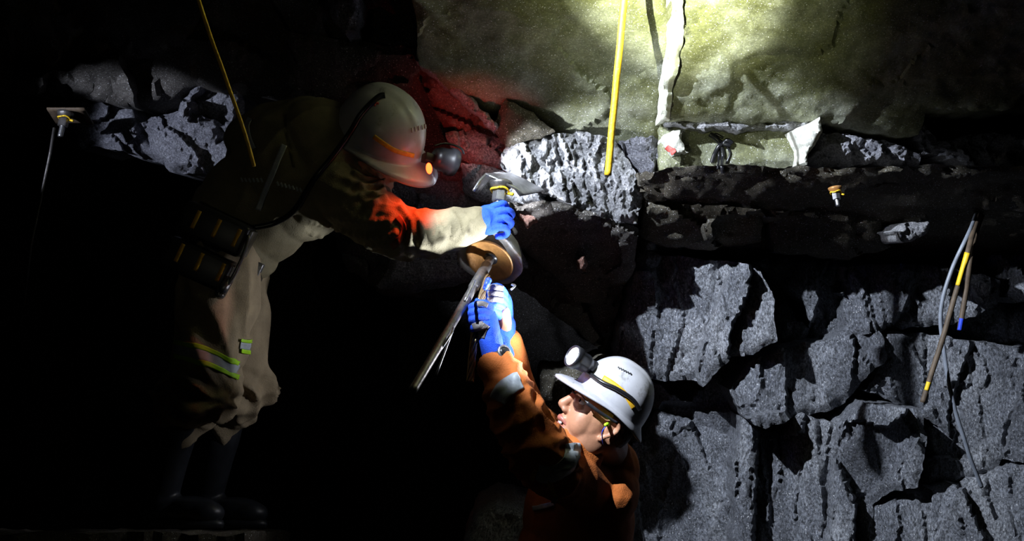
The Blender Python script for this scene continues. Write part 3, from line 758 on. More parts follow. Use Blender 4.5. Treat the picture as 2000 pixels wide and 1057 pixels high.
# boots
for (bx, ax, d, dt) in ((346, 318, 4.13, 0.0), (435, 407, 4.33, 0.0)):
    bm = bmesh.new()
    top = P(bx, 818, d); ank = P(ax, 965, d + 0.05)
    lathe(bm, top, (ank - top), [(0.0, 0.0), (0.0, 0.066), (0.012, 0.067), (0.014, 0.064), (0.06, 0.063), (0.13, 0.055), (0.20, 0.050), (0.24, 0.048), (0.25, 0.0)], 32)
    zs = base1.z + 0.002; toe = IV(0.93, 0.0, 0.28); toe.z = 0; toe.normalize(); sd = Vector((-toe.y, toe.x, 0))
    foot = Vector((ank.x, ank.y, zs + 0.05))
    ellipsoid(bm, foot + Vector((0, 0, 0.01)), toe * 0.075, sd * 0.047, Vector((0, 0, 0.055)))
    ellipsoid(bm, foot + toe * 0.09, toe * 0.10, sd * 0.046, Vector((0, 0, 0.042)))
    ellipsoid(bm, foot + toe * 0.14 + Vector((0, 0, -0.008)), toe * 0.06, sd * 0.048, Vector((0, 0, 0.038)))
    limb(bm, [ank, foot + Vector((0, 0, 0.03))], [0.05, 0.05])
    bo = link_mesh('boot', remesh(bm, 0.005, 3), M['boot'], p1)
    bm = bmesh.new()   # ridged sole
    ring = [(math.cos(t) * (0.125 if math.cos(t) > 0 else 0.10), math.sin(t) * (0.048 if math.cos(t) > 0 else 0.042)) for t in [2 * math.pi * i / 40 for i in range(40)]]
    pv = None
    for z, k in ((0.0, 1.0), (0.012, 1.03), (0.024, 1.0), (0.024, 0.8)):
        rw = [bm.verts.new(Vector((foot.x, foot.y, zs - 0.002 + z)) + toe * (0.065 + x * k * 1.06) + sd * (y * k)) for x, y in ring]
        if pv:
            for i in range(40): bm.faces.new((pv[i], pv[(i + 1) % 40], rw[(i + 1) % 40], rw[i]))
        else: bm.faces.new(rw[::-1])
        pv = rw
    bm.faces.new(pv)
    bm_obj('sole', bm, M['boot'], bo)
# right glove, fist closed on the bolt end
WR = P(926, 434, 3.99); f_ = IV(0.97, -0.16, 0.0).normalized(); n_ = IV(-0.1, -0.35, 0.93).normalized(); a_ = n_.cross(f_).normalized()
if a_.dot(UP) < 0: a_ = -a_
n_ = (n_ - f_ * n_.dot(f_)).normalized()
def G(x, y, z): return WR + f_ * x + a_ * y + n_ * z
fin = []
for k, (y, ln, ra) in enumerate(((0.037, 0.026, 0.0108), (0.013, 0.034, 0.0115), (-0.012, 0.032, 0.0112), (-0.036, 0.022, 0.0102))):
    x0 = 0.074 - 0.004 * abs(k - 1)
    fin.append(([G(x0 - 0.012, y * .88, 0.010), G(x0 + ln * 0.70, y, 0.010), G(x0 + ln, y * 1.02, -0.022), G(x0 + ln * 0.55, y, -0.046), G(x0 - 0.008, y, -0.044)], ra, ra * 0.86))
th = ([G(0.03, 0.03, -0.012), G(0.055, 0.045, -0.028), G(0.080, 0.040, -0.046), G(0.098, 0.022, -0.050)], 0.0145, 0.0105)
gl1 = link_mesh('glove', glove_hand(WR, (f_, a_, n_), fin, th, (0.074, 0.046, 0.024), 0.034, 0.0022, True), M['glove'], p1)
gt = bvh([gl1])
# left glove, hidden behind the trunk
WR = P(478, 352, 4.5); f_ = IV(0.2, 0.95, -0.2).normalized(); n_ = IV(0.9, -0.2, 0.2); n_ = (n_ - f_ * n_.dot(f_)).normalized(); a_ = n_.cross(f_)
fin = [([G(0.08, y, 0), G(0.11, y, -0.005), G(0.135, y, -0.02), G(0.145, y, -0.04)], 0.011, 0.009) for y in (0.033, 0.012, -0.011, -0.032)]
th = ([G(0.03, 0.035, -0.01), G(0.06, 0.055, -0.02), G(0.085, 0.058, -0.03)], 0.014, 0.010)
link_mesh('glove', glove_hand(WR, (f_, a_, n_), fin, th), M['glove'], p1)
# tapes on jacket and trousers
decal('reflective_tape', T1, [(556, 284), (542, 318), (524, 362), (504, 410)], 11, M['gtape'], p1, 0.004)
for (ax, ay, bx, by, k) in ((470, 352, 516, 352, 6), (540, 358, 592, 372, 7)):      # faded print, strokes only
    for i in range(k):
        t = (i + 0.5) / k; x = ax + (bx - ax) * t; y = ay + (by - ay) * t
        decal('faded_print', T1, [(x - 2.2, y - 4), (x + 1.5, y + 4)], 4.0, M['gtape'], p1, 0.003, 3, 2, 0.001)
decal('arm_tape', T1, [(490, 232), (484, 248), (488, 270), (497, 292)], 10, M['gtape'], p1, 0.004)
decal('sleeve_tape', T1, [(775, 424), (790, 445), (780, 468), (766, 482)], 13, simplemat('dark_red_band', (0.20, 0.06, 0.03), 0.8), p1, 0.003)
lt = decal('leg_tape', TT1, [(344, 682), (380, 690), (418, 702), (440, 712), (462, 722)], 20, M['gtape'], p1, 0.004, 8, 6)
for dy in (-14, 14):
    decal('lime_edge', TT1, [(342, 682 + dy), (380, 690 + dy), (418, 702 + dy), (440, 712 + dy), (463, 724 + dy)], 9, M['lime'], lt, 0.005, 8, 4)
decal('leg_tape', TT1, [(468, 674), (480, 676), (496, 676)], 14, M['gtape'], p1, 0.004)
decal('leg_tape', TT1, [(468, 664), (480, 665), (494, 665)], 6, M['lime'], p1, 0.006)
decal('leg_tape', TT1, [(468, 684), (482, 686), (496, 687)], 8, M['lime'], p1, 0.006)
# belt round the waist
def ringband(bm, c, A, Bv, nrm, h, t):
    rows = []
    for (k, z) in ((1, -h), (1, h), (1 - t, h), (1 - t, -h)):
        rows.append([bm.verts.new(c + A * (math.cos(x) * k) + Bv * (math.sin(x) * k) + nrm * z) for x in [2 * math.pi * i / 48 for i in range(48)]])
    for q in range(4):
        r0, r1 = rows[q], rows[(q + 1) % 4]
        for i in range(48): bm.faces.new((r0[i], r0[(i + 1) % 48], r1[(i + 1) % 48], r1[i]))
bm = bmesh.new(); BX = IV(0.86, 0.50, 0).normalized(); BN = IV(0.45, -0.88, 0).normalized()
ringband(bm, P(436, 492, 4.2), BX * 0.138, FWD * 0.168, BN, 0.022, 0.05)
belt = bm_obj('belt', bm, M['blackpl'], p1)
bm = bmesh.new(); prism(bm, P(505, 526, 4.12), (BX, BN, TC), (0.010, 0.020, 0.016), 0.003)
bm_obj('buckle', bm, M['steel'], belt)
# two striped packs at the back of the belt
PU = IV(0.91, 0.41, 0.02).normalized(); PV = IV(-0.43, 0.90, 0.0).normalized(); PN = PU.cross(PV).normalized()
if PN.dot(TC) < 0: PN = -PN
for row, (cx, cy) in enumerate(((422, 448), (389, 516))):
    bm = bmesh.new(); prism(bm, P(cx, cy, 4.02), (PU, PV, PN), (0.098, 0.047, 0.045), 0.012)
    pk = bm_obj('battery_pack', bm, M['blackpl'], p1)
    bm = bmesh.new(); prism(bm, P(cx, cy, 4.02) + PU * 0.100, (PU, PV, PN), (0.006, 0.040, 0.036), 0.004)
    bm_obj('end_cap', bm, M['steel'], pk)
    pt = bvh([pk])
    for i in range(3):
        sx, sy = ((383, 429), (423, 446), (462, 465), (351, 494), (389, 512), (431, 532))[row * 3 + i]
        decal('stripe', pt, [(sx + 8, sy - 17), (sx - 8, sy + 17)], 8, M['ytape'], pk, 0.002, 6, 2, 0.001)
bm = bmesh.new(); tube(bm, spline([P(486, 460, 3.98), P(478, 490, 3.97), P(458, 535, 3.96), P(432, 575, 3.97)], 6), 0.005)
bm_obj('hose', bm, M['steel'], p1)
bm = bmesh.new(); limb(bm, [P(447, 548, 3.97), P(430, 574, 3.97)], [0.012, 0.016]); 
bm_obj('hose_end', bm, M['steel'], p1)
# hard hat of the upper miner
hh1, sh1 = helmet(H1, B1, 'white hard hat with red indicator light on the bending miner', 1.08)
ht1 = bvh([sh1])
decal('yellow_tape', ht1, [(730, 266), (752, 282), (775, 295), (808, 304)], 9, M['ytape'], hh1, 0.0015, 6, 3, 0.001)
for i in range(5):
    x = 803 + i * 6.5; y = 254 - i * 1.8
    decal('vent', ht1, [(x, y - 4.5), (x + 1, y + 4.5)], 2.6, M['pale'], hh1, 0.003, 3, 2, 0.002)
decal('red_mark', ht1, [(722, 206), (730, 202), (740, 203)], 4, M['redpaint'], hh1, 0.0012, 4, 2, 0.001)
decal('red_mark', ht1, [(730, 197), (733, 208)], 4, M['redpaint'], hh1, 0.0014, 4, 2, 0.001)
LD1 = IV(0.80, 0.22, -0.42).normalized()
LP1 = P(886, 318, 4.12)
lamp1 = cap_lamp(hh1, LP1, LD1, 0.041, 0.064, M['lamp_lens_white'], 'front')
bm = bmesh.new(); prism(bm, P(845, 312, 4.10), (LD1, *frame_of(LD1)), (0.030, 0.016, 0.013), 0.003)
bm_obj('lamp_bracket', bm, M['blackpl'], hh1)
bm = bmesh.new(); ellipsoid(bm, P(838, 329, 4.03), IV(0.009, 0.002), IV(0.0, 0.016), TC * 0.008)
bm_obj('indicator_light', bm, M['red_led'], lamp1)
spot('cap_lamp_beam', LP1 + LD1 * 0.012, P(1130, 350, 4.38), 34, 66, 0.6, (0.85, 0.9, 1.0), 0.012)
spot('indicator_glow', P(846, 338, 3.97), P(806, 440, 4.0), 4.2, 95, 0.8, (1.0, 0.05, 0.01), 0.006)
point('indicator_halo', P(836, 331, 4.0), 0.035, (1.0, 0.05, 0.01), 0.006)
spot('indicator_glow_rear', P(892, 300, 4.16), P(915, 235, 4.45), 1.4, 90, 0.8, (1.0, 0.04, 0.02), 0.008)
allb = bvh([sh1, jk1])
cable_on('lamp_cable', allb, [(752, 186), (738, 190), (706, 222), (684, 258), (650, 305), (612, 352), (575, 410), (535, 436), (486, 446)], 0.0085, M['rubber'], hh1, 0.002)
bm = bmesh.new(); tube(bm, spline([P(848, 285, 4.1), P(870, 280, 4.12), P(898, 288, 4.14), P(906, 300, 4.16)], 6), 0.003)
bm_obj('lamp_wire', bm, M['rubber'], hh1)

# ================================================================== lower miner
base2 = Vector((0.2, 4.2, 0.0))
p2 = empty('person', base2, 'miner in orange jacket and glasses looking up, both gloved hands raised to a steel strand', 'person')
FB2 = basis(IV(-0.84, -0.48, 0.17), IV(0.48, -0.84, 0.05))
HC2 = P(1181, 819, 4.0); HS = 1.12
L2 = LM(HC2, FB2, HS)
NB = P(1190, 895, 4.14)
bm = bmesh.new()
head_mesh(bm, L2, HS, [P(1185, 875, 4.09), P(1180, 930, 4.18)], 0.062)
TX = IV(-0.62, 0.06, 0.75).normalized()   # chest direction
TX = IV(-0.93, 0.0, 0.30).normalized(); TS = UP.cross(TX).normalized()
hipz = 0.92
def W2(px, py, d): return P(px, py, d)
ellipsoid(bm, P(1140, 1010, 4.2), TX * 0.11, TS * 0.17, UP * 0.2)
ellipsoid(bm, P(1130, 1200, 4.2), TX * 0.11, TS * 0.15, UP * 0.2)
limb(bm, [P(1150, 940, 4.02), P(1042, 862, 3.85), P(966, 702, 3.90)], [0.055, 0.042, 0.025])
limb(bm, [P(966, 702, 3.90), P(952, 640, 3.91)], [0.026, 0.028])
limb(bm, [P(1110, 915, 4.36), P(1024, 800, 4.18), P(990, 660, 4.03)], [0.055, 0.038, 0.022])
limb(bm, [P(990, 660, 4.03), P(984, 610, 4.0)], [0.022, 0.018])
for s in (-1, 1):
    hip = Vector((0.2, 4.2, 0.92)) + TS * (0.09 * s); ft = Vector((hip.x, hip.y, 0.06)) + Vector((0.0, 0.03 * s, 0))
    limb(bm, [hip, hip.lerp(ft, 0.5) + TX * 0.02, ft], [0.085, 0.055, 0.04])
    limb(bm, [ft, ft + Vector((-0.14, 0, -0.02))], [0.04, 0.03])
body2 = link_mesh('body', remesh(bm, 0.0035, 5, 0.5), M['skin1'], p2)
# eyes, lips, hair
for y in (-1, 1):
    bm = bmesh.new(); ball(bm, L2(0.0775, y * 0.031, 0.013), 0.0108 * HS, 16); e = bm_obj('eye', bm, M['eye'], p2)
    bm = bmesh.new(); ellipsoid(bm, L2(0.0870, y * 0.031, 0.015), FB2[0] * 0.0035, FB2[1] * 0.0062, FB2[2] * 0.0062); bm_obj('iris', bm, M['iris'], e)
    bm = bmesh.new(); pp = spline([L2(0.094, y * 0.014, 0.043), L2(0.096, y * 0.03, 0.049), L2(0.084, y * 0.048, 0.046)], 5)
    tube(bm, pp, 0.0032); bm_obj('eyebrow', bm, M['hair'], p2)
for z, x, rz, dz in ((-0.050, 0.099, 0.0068, 0), (-0.070, 0.094, 0.0078, 0)):
    bm = bmesh.new()
    pp = spline([L2(x - 0.022, -0.026, -0.060), L2(x - 0.004, -0.013, z), L2(x + 0.002, 0, z), L2(x - 0.004, 0.013, z), L2(x - 0.022, 0.026, -0.060)], 6)
    rr = [(0.003 + rz * math.sin(math.pi * i / (len(pp) - 1))) * HS * 0.85 for i in range(len(pp))]
    limb(bm, pp, rr, 10); link_mesh('lip', remesh(bm, 0.0022, 2), M['lips'], p2)
bm = bmesh.new(); ellipsoid(bm, L2(0.096, 0, -0.060), FB2[0] * 0.005, FB2[1] * 0.017, FB2[2] * 0.0055); bm_obj('teeth', bm, M['eye'], p2)
bm = bmesh.new()
c = L2(-0.004, 0, 0.050)
ellipsoid(bm, c, FB2[0] * 0.080 * HS, FB2[1] * 0.077 * HS, FB2[2] * 0.072 * HS)
ellipsoid(bm, L2(-0.046, 0, -0.005), FB2[0] * 0.034 * HS, FB2[1] * 0.062 * HS, FB2[2] * 0.05 * HS)
me = remesh(bm, 0.005, 1)
displace(me, lambda p, n: 0.003 * noise.noise(p * 90))
link_mesh('hair', me, M['hair'], p2)
# safety glasses
gl = empty('glasses', (0, 0, 0)); gl.parent = p2; gl.location = -base2
bm = bmesh.new()
for y in (-1, 1):
    tube(bm, spline([L2(0.102, y * 0.012, 0.020), L2(0.101, y * 0.034, 0.030), L2(0.088, y * 0.060, 0.026), L2(0.080, y * 0.070, 0.022)], 5), 0.0022)
tube(bm, spline([L2(0.102, 0.012, 0.020), L2(0.109, 0, 0.022), L2(0.102, -0.012, 0.020)], 4), 0.0022)
bm_obj('frame', bm, M['blackpl'], gl)
for y in (-1, 1):
    bm = bmesh.new(); pp = [L2(0.082, y * 0.071, 0.022), L2(0.04, y * 0.080, 0.018), L2(-0.01, y * 0.082, 0.016)]
    u = FB2[2]; rows = []
    for i, p in enumerate(spline(pp, 5)):
        h = 0.0055 - 0.0002 * i; th_ = FB2[1] * (y * 0.0018)
        rows.append([bm.verts.new(p + u * h), bm.verts.new(p + u * h + th_), bm.verts.new(p - u * h + th_), bm.verts.new(p - u * h)])
    for r0, r1 in zip(rows, rows[1:]):
        for k in range(4): bm.faces.new((r0[k], r0[(k + 1) % 4], r1[(k + 1) % 4], r1[k]))
    bm.faces.new(rows[0]); bm.faces.new(rows[-1][::-1]); bm_obj('temple', bm, M['blackpl'], gl)
    bm = bmesh.new(); g = []
    for i in range(9):
        row = []; t = i / 8
        yy = 0.012 + 0.052 * t; xx = 0.103 - 0.020 * t * t
        hh = 0.036 * math.sin(math.pi * (0.18 + 0.68 * t)) ** 0.5
        for j in range(6): row.append(bm.verts.new(L2(xx - 0.006 * (j / 5), y * yy, 0.026 - hh * (j / 5))))
        g.append(row)
    for i in range(8):
        for j in range(5): bm.faces.new((g[i][j], g[i + 1][j], g[i + 1][j + 1], g[i][j + 1]))
    bmesh.ops.solidify(bm, geom=bm.faces[:], thickness=0.0015)
    bm_obj('lens', bm, M['glass'], gl)
# ear plug on a cord
bm = bmesh.new(); limb(bm, [P(1187, 829, 3.915), P(1183, 830, 3.895)], [0.006, 0.005], 12)
ep = bm_obj('ear_plug', bm, M['lime'], p2)
bm = bmesh.new(); tube(bm, spline([P(1183, 833, 3.895), P(1176, 845, 3.895), P(1178, 868, 3.93)], 5), 0.0016); bm_obj('cord', bm, M['bluepl'], ep)
# jacket
bm = bmesh.new()
ellipsoid(bm, P(1130, 1015, 4.20), TX * 0.155, TS * 0.205, UP * 0.20)
ellipsoid(bm, P(1160, 955, 4.19), TX * 0.115, TS * 0.20, UP * 0.115)
ellipsoid(bm, P(1118, 1130, 4.2), TX * 0.170, TS * 0.20, UP * 0.25)
ellipsoid(bm, P(1118, 1260, 4.2), TX * 0.165, TS * 0.20, UP * 0.15)
limb(bm, [P(1160, 958, 4.08), P(1098, 926, 3.94), P(1040, 870, 3.85), P(1012, 814, 3.85), P(994, 765, 3.87), P(978, 728, 3.89)], [0.082, 0.078, 0.072, 0.066, 0.056, 0.045])
limb(bm, [P(1120, 930, 4.34), P(1030, 815, 4.18), P(1004, 735, 4.09), P(992, 668, 4.045)], [0.09, 0.062, 0.048, 0.040])
limb(bm, [P(1188, 915, 4.15), P(1182, 890, 4.12)], [0.09, 0.072])
# collar leaf
limb(bm, [P(1112, 850, 3.97), P(1128, 872, 3.96), P(1150, 890, 3.99)], [0.02, 0.03, 0.04])
me = remesh(bm, 0.0055, 3)
AE = P(1042, 866, 3.85); AW = P(978, 728, 3.89)
def jf2(p, n):
    v = folds(UP, 9, 0.7, 0.006, 7.0)(p, n)
    ab = AW - AE; t = (p - AE).dot(ab) / ab.length_squared; q = p - (AE + ab * max(-0.4, min(1, t)))
    k = math.exp(-(q.length / 0.11) ** 4)
    v += k * folds(IV(0.75, -0.35, 0.3), 20, 0.6, 0.020, 9.0, 0.07)(p, n)
    return v
displace(me, jf2)
jk2 = link_mesh('jacket', me, M['jacket2'], p2)
T2 = bvh([jk2])
decal('sleeve_tape', T2, [(972, 782), (985, 764), (1000, 752), (1016, 744)], 34, M['gtape'], p2, 0.004, 6, 8)
decal('shoulder_tape', T2, [(1118, 866), (1117, 882), (1108, 905), (1078, 925), (1050, 922)], 30, M['gtape'], p2, 0.004, 8, 6)
decal('pocket_trim', T2, [(1048, 916), (1044, 926), (1040, 936)], 9, M['ytape'], p2, 0.004)
decal('pocket_trim', T2, [(1072, 936), (1078, 956), (1086, 970)], 8, M['ytape'], p2, 0.004)
decal('pocket_trim', T2, [(1086, 970), (1080, 984)], 9, M['gtape'], p2, 0.004)
decal('pocket_trim', T2, [(1044, 994), (1064, 990), (1084, 985)], 9, M['gtape'], p2, 0.005)
# trousers and boots below the frame
bm = bmesh.new()
ellipsoid(bm, Vector((0.2, 4.2, 0.90)), TX * 0.13, TS * 0.18, Vector((0, 0, 0.13)))
for s in (-1, 1):
    hip = Vector((0.2, 4.2, 0.86)) + TS * (0.09 * s); ft = Vector((0.2, 4.2, 0.30)) + TS * (0.11 * s)
    limb(bm, [hip, hip.lerp(ft, 0.6) + TX * 0.02, ft], [0.10, 0.08, 0.07])
link_mesh('trousers', remesh(bm, 0.008, 3), M['jeans'], p2)
for s in (-1, 1):
    bm = bmesh.new(); ft = Vector((0.2, 4.2, 0.0)) + TS * (0.11 * s); td = Vector((TX.x, TX.y, 0)).normalized(); sd = Vector((-td.y, td.x, 0))
    limb(bm, [ft + Vector((0, 0, 0.34)), ft + Vector((0, 0, 0.09))], [0.075, 0.055])
    ellipsoid(bm, ft + td * 0.07 + Vector((0, 0, 0.05)), td * 0.14, sd * 0.05, Vector((0, 0, 0.05)))
    link_mesh('boot', remesh(bm, 0.008, 3), M['boot'], p2)
# near glove, gripping the strand
STR = [P(951, 540, 4.03), P(940, 585, 3.945), P(930, 630, 3.92), P(924, 680, 3.90), P(918, 746, 3.88)]
WR = P(964, 688, 3.895); f_ = IV(-0.18, -0.98, 0.0).normalized(); n_ = IV(0.50, -0.15, 0.85); n_ = (n_ - f_ * n_.dot(f_)).normalized(); a_ = IV(-1, 0, 0.3); a_ = (a_ - f_ * a_.dot(f_) - n_ * n_.dot(a_) * 1).normalized()
def G(x, y, z): return WR + f_ * x + a_ * y + n_ * z
fin = []
for k, (py, ra) in enumerate(((596, 0.0118), (609, 0.0122), (622, 0.0118), (637, 0.0108))):
    o = (0, -2, -1, 3)[k]
    fin.append(([P(958, py + 6, 3.885), P(946 + o, py - 3, 3.868), P(930 + o, py, 3.862), P(921 + o, py + 4, 3.885), P(921 + o, py + 6, 3.915), P(932 + o, py + 7, 3.930)], ra, ra * 0.88))
th = ([P(958, 655, 3.925), P(948, 628, 3.955), P(938, 604, 3.955), P(932, 590, 3.94)], 0.0145, 0.011)
gB = (f_, a_, n_)
me = glove_hand(P(962, 684, 3.895), gB, fin, th, (0.105, 0.030, 0.034), 0.032)
gl2 = link_mesh('glove', me, M['glove'], p2)
gt = bvh([gl2])
decal('palm_coating', gt, [(925, 641), (933, 638), (944, 636)], 18, M['glovegrey'], gl2, 0.0012, 6, 5, 0.001)
decal('palm_coating', gt, [(940, 660), (944, 645), (950, 634)], 14, M['glovegrey'], gl2, 0.0012, 6, 5, 0.001)
decal('palm_coating', gt, [(932, 594), (942, 593), (952, 597)], 9, M['glovegrey'], gl2, 0.0012, 6, 4, 0.001)
# far glove, pushing the plate up
fin = []
for k, (py, ra) in enumerate(((560, 0.0112), (571, 0.0116), (582, 0.0112), (594, 0.010))):
    o = (4, 0, -1, 2)[k]
    fin.append(([P(986, py + 14, 4.01), P(979, py + 4, 3.985), P(966 + o, py, 3.965), P(954 + o, py + 3, 3.975), P(950 + o, py + 5, 4.0), P(958 + o, py + 6, 4.02)], ra, ra * 0.88))
th = ([P(984, 625, 4.02), P(972, 612, 3.985), P(958, 604, 3.965), P(948, 598, 3.96)], 0.0135, 0.0105)
f3 = IV(0.02, -1, 0).normalized(); n3 = IV(0.9, 0, 0.4); n3 = (n3 - f3 * n3.dot(f3)).normalized(); a3 = n3.cross(f3)
me = glove_hand(P(986, 655, 4.03), (f3, a3, n3), fin, th, (0.10, 0.030, 0.022), 0.030)
gl3 = link_mesh('glove', me, M['glove'], p2)
gt = bvh([gl3])
for py in (560, 572, 584):
    decal('palm_coating', gt, [(953, py + 3), (966, py + 1), (982, py + 4)], 10.5, M['glovegrey'], gl3, 0.0012, 6, 5, 0.001)
# watch
WC = P(968, 696, 3.897); wd = (P(980, 728, 3.89) - P(962, 684, 3.895)).normalized(); wu, wv = frame_of(wd)
bm = bmesh.new(); ringband(bm, WC, wu * 0.0385, wv * 0.0385, wd, 0.011, 0.08); watch = bm_obj('watch', bm, M['blackpl'], p2)
wn = IV(0.60, -0.25, 0.75); wn = (wn - wd * wn.dot(wd)).normalized()
bm = bmesh.new(); lathe(bm, WC + wn * 0.036, wn, [(0, 0), (0, 0.021), (0.006, 0.022), (0.010, 0.019), (0.009, 0.016), (0.009, 0)], 28); bm_obj('watch_case', bm, M['steel'], watch)
bm = bmesh.new(); lathe(bm, WC + wn * 0.0455, wn, [(0, 0), (0, 0.0155), (0.0005, 0.0155), (0.0005, 0)], 24); bm_obj('watch_face', bm, M['rubber'], watch)
# hard hat
HB2 = basis(IV(-0.79, -0.60, 0.10), IV(0.60, -0.78, 0.0))
H2 = P(1190, 788, 4.0)
hh2, sh2 = helmet(H2, HB2, 'white hard hat with lit blue-white lamp on the upward looking miner', 0.88)
ht2 = bvh([sh2])
decal('yellow_tape', ht2, [(1178, 738), (1200, 752), (1222, 772), (1238, 798)], 10, M['ytape'], hh2, 0.0015, 6, 3, 0.001)
for i in range(6):
    x = 1208 + i * 4.6; y = 719 + i * 2.3
    decal('vent', ht2, [(x - 1, y - 1.5), (x + 2, y + 2)], 2.6, M['blackpl'], hh2, 0.001, 3, 2, 0.001)
LD2 = IV(-0.80, -0.48, 0.50).normalized(); LP2 = P(1119, 696, 3.93)
lamp2 = cap_lamp(hh2, LP2, LD2, 0.033, 0.062, M['lamp_lens'], 'front')
bm = bmesh.new(); prism(bm, P(1148, 714, 3.965), (LD2, *frame_of(LD2)), (0.020, 0.020, 0.017), 0.004); bm_obj('lamp_bracket', bm, M['blackpl'], hh2)
cable_on('lamp_cable', ht2, [(1143, 716), (1150, 728), (1175, 746), (1205, 760), (1235, 780), (1250, 802)], 0.0062, M['rubber'], hh2, 0.001)
spot('cap_lamp_beam', LP2 + LD2 * 0.012, P(810, 385, 4.0), 62, 52, 1.0, (0.80, 0.87, 1.0), 0.012)
spot('cap_lamp_spill', LP2 + LD2 * 0.012, P(560, 600, 3.9), 12, 105, 1.0, (0.9, 0.92, 1.0), 0.012)

# ================================================================== bolts, plates, strands
def hexnut(bm, c, ax, r, h, rot=0.0):
    u, v = frame_of(ax); a = ax.normalized(); A = []; Bq = []
    for k in range(6):
        t = math.pi / 3 * k + rot; q = (u * math.cos(t) + v * math.sin(t)) * r
        A.append(bm.verts.new(c - a * h + q)); Bq.append(bm.verts.new(c + a * h + q))
    fs = [bm.faces.new((A[k], A[(k + 1) % 6], Bq[(k + 1) % 6], Bq[k])) for k in range(6)] + [bm.faces.new(A[::-1]), bm.faces.new(Bq)]
    bmesh.ops.bevel(bm, geom=list({e for f in fs for e in f.edges}), offset=r * 0.07, segments=2, affect='EDGES')
def thread(bm, c, ax, r, L, pitch=0.004):
    n = int(L / pitch); prof = [(0, 0)]
    for i in range(n): prof += [(i * pitch, r), (i * pitch + pitch / 2, r * 0.88)]
    prof += [(L, r * 0.9), (L, 0)]
    lathe(bm, c, ax, prof, 20)

# the big plate being offered up
AX = IV(-0.37, 0.63, 0.68).normalized(); PC = P(952, 516, 4.09)
root = empty('bearing_plate', PC, 'round grey dished bearing plate with rusty brown centre held under the roof', 'plate')
wob = lambda t, h: 1 + 0.035 * math.sin(3 * t + 1) + 0.025 * math.sin(5 * t + h * 30) + 0.012 * math.sin(11 * t)
bm = bmesh.new()
lathe(bm, PC - AX * 0.030 + IV(-0.008, -0.004), AX, [(-0.080, 0.0), (-0.078, 0.040), (-0.060, 0.072), (-0.020, 0.094), (0.000, 0.104), (0.004, 0.103), (0.000, 0.092), (-0.010, 0.076), (-0.012, 0.02), (-0.012, 0)], 64, wob)
bm_obj('dish', bm, M['plate'], root)
bm = bmesh.new()
lathe(bm, PC - AX * 0.02, AX, [(-0.02, 0.0), (-0.018, 0.04), (-0.002, 0.070), (0.006, 0.074), (0.009, 0.072), (0.004, 0.066), (-0.006, 0.045), (-0.012, 0.018), (-0.012, 0)], 56)
bm_obj('centre_dish', bm, M['brown'], root)
bm = bmesh.new(); lathe(bm, PC - AX * 0.028, AX, [(0, 0), (0, 0.020), (0.004, 0.021), (0.004, 0.0)], 28); bm_obj('hole', bm, M['rubber'], root)
bm = bmesh.new(); tube(bm, spline([P(1000, 556, 3.94), P(1006, 558, 3.92), P(998, 566, 3.91)], 5), 0.003)
bm_obj('burr', bm, M['steel'], root)
rd = empty('bolt_rod', P(803, 768, 3.56), 'dark steel bolt rod slanting down left out of the plate', 'rod')
E0 = PC - AX * 0.02; E1 = P(803, 768, 3.52)
bm = bmesh.new(); tube(bm, [E0.lerp(E1, i / 30) for i in range(31)], [0.0125 - 0.001 * i / 30 for i in range(31)], 16); bm_obj('shaft', bm, M['darksteel'], rd)
bm = bmesh.new(); lathe(bm, E0.lerp(E1, 0.05), E1 - E0, [(0, 0.012), (0, 0.0155), (0.13, 0.0155), (0.133, 0.012)], 20); bm_obj('sleeve', bm, M['darksteel'], rd)
for (a0, b0, c0, a1, b1, c1) in ((927, 548, 3.86, 908, 588, 3.80), (886, 640, 3.75, 852, 732, 3.66), (884, 648, 3.73, 836, 722, 3.66)):
    bm = bmesh.new(); tube(bm, [P(a0, b0, c0).lerp(P(a1, b1, c1), i / 6) for i in range(7)], 0.0042 if b0 < 600 else 0.003, 8)
    w_ = bm_obj('steel_wire', bm, M['steel'], rd)
# strand in the near hand
root = empty('cable_strand', P(918, 746, 3.88), 'twisted bronze steel strand hanging from the blue gloves', 'cable')
pp = spline(STR, 14); n = len(pp)
bm = bmesh.new(); tube(bm, pp, 0.0035, 8); bm_obj('wire', bm, M['strand'], root)
for k in range(6):
    out = []
    for i, p in enumerate(pp):
        d = (pp[min(i + 1, n - 1)] - pp[max(i - 1, 0)]).normalized(); u = IV(1, 0, 0); u = (u - d * u.dot(d)).normalized(); v = d.cross(u)
        t = i * 0.24 + k * math.pi / 3; out.append(p + (u * math.cos(t) + v * math.sin(t)) * 0.0072)
    bm = bmesh.new(); tube(bm, out, 0.0037, 8); bm_obj('wire', bm, M['strand'], root)
bm = bmesh.new(); limb(bm, [P(954, 548, 3.935), P(948, 562, 3.93)], [0.009, 0.007]); bm_obj('blue_tip', bm, M['bluepl'], root)

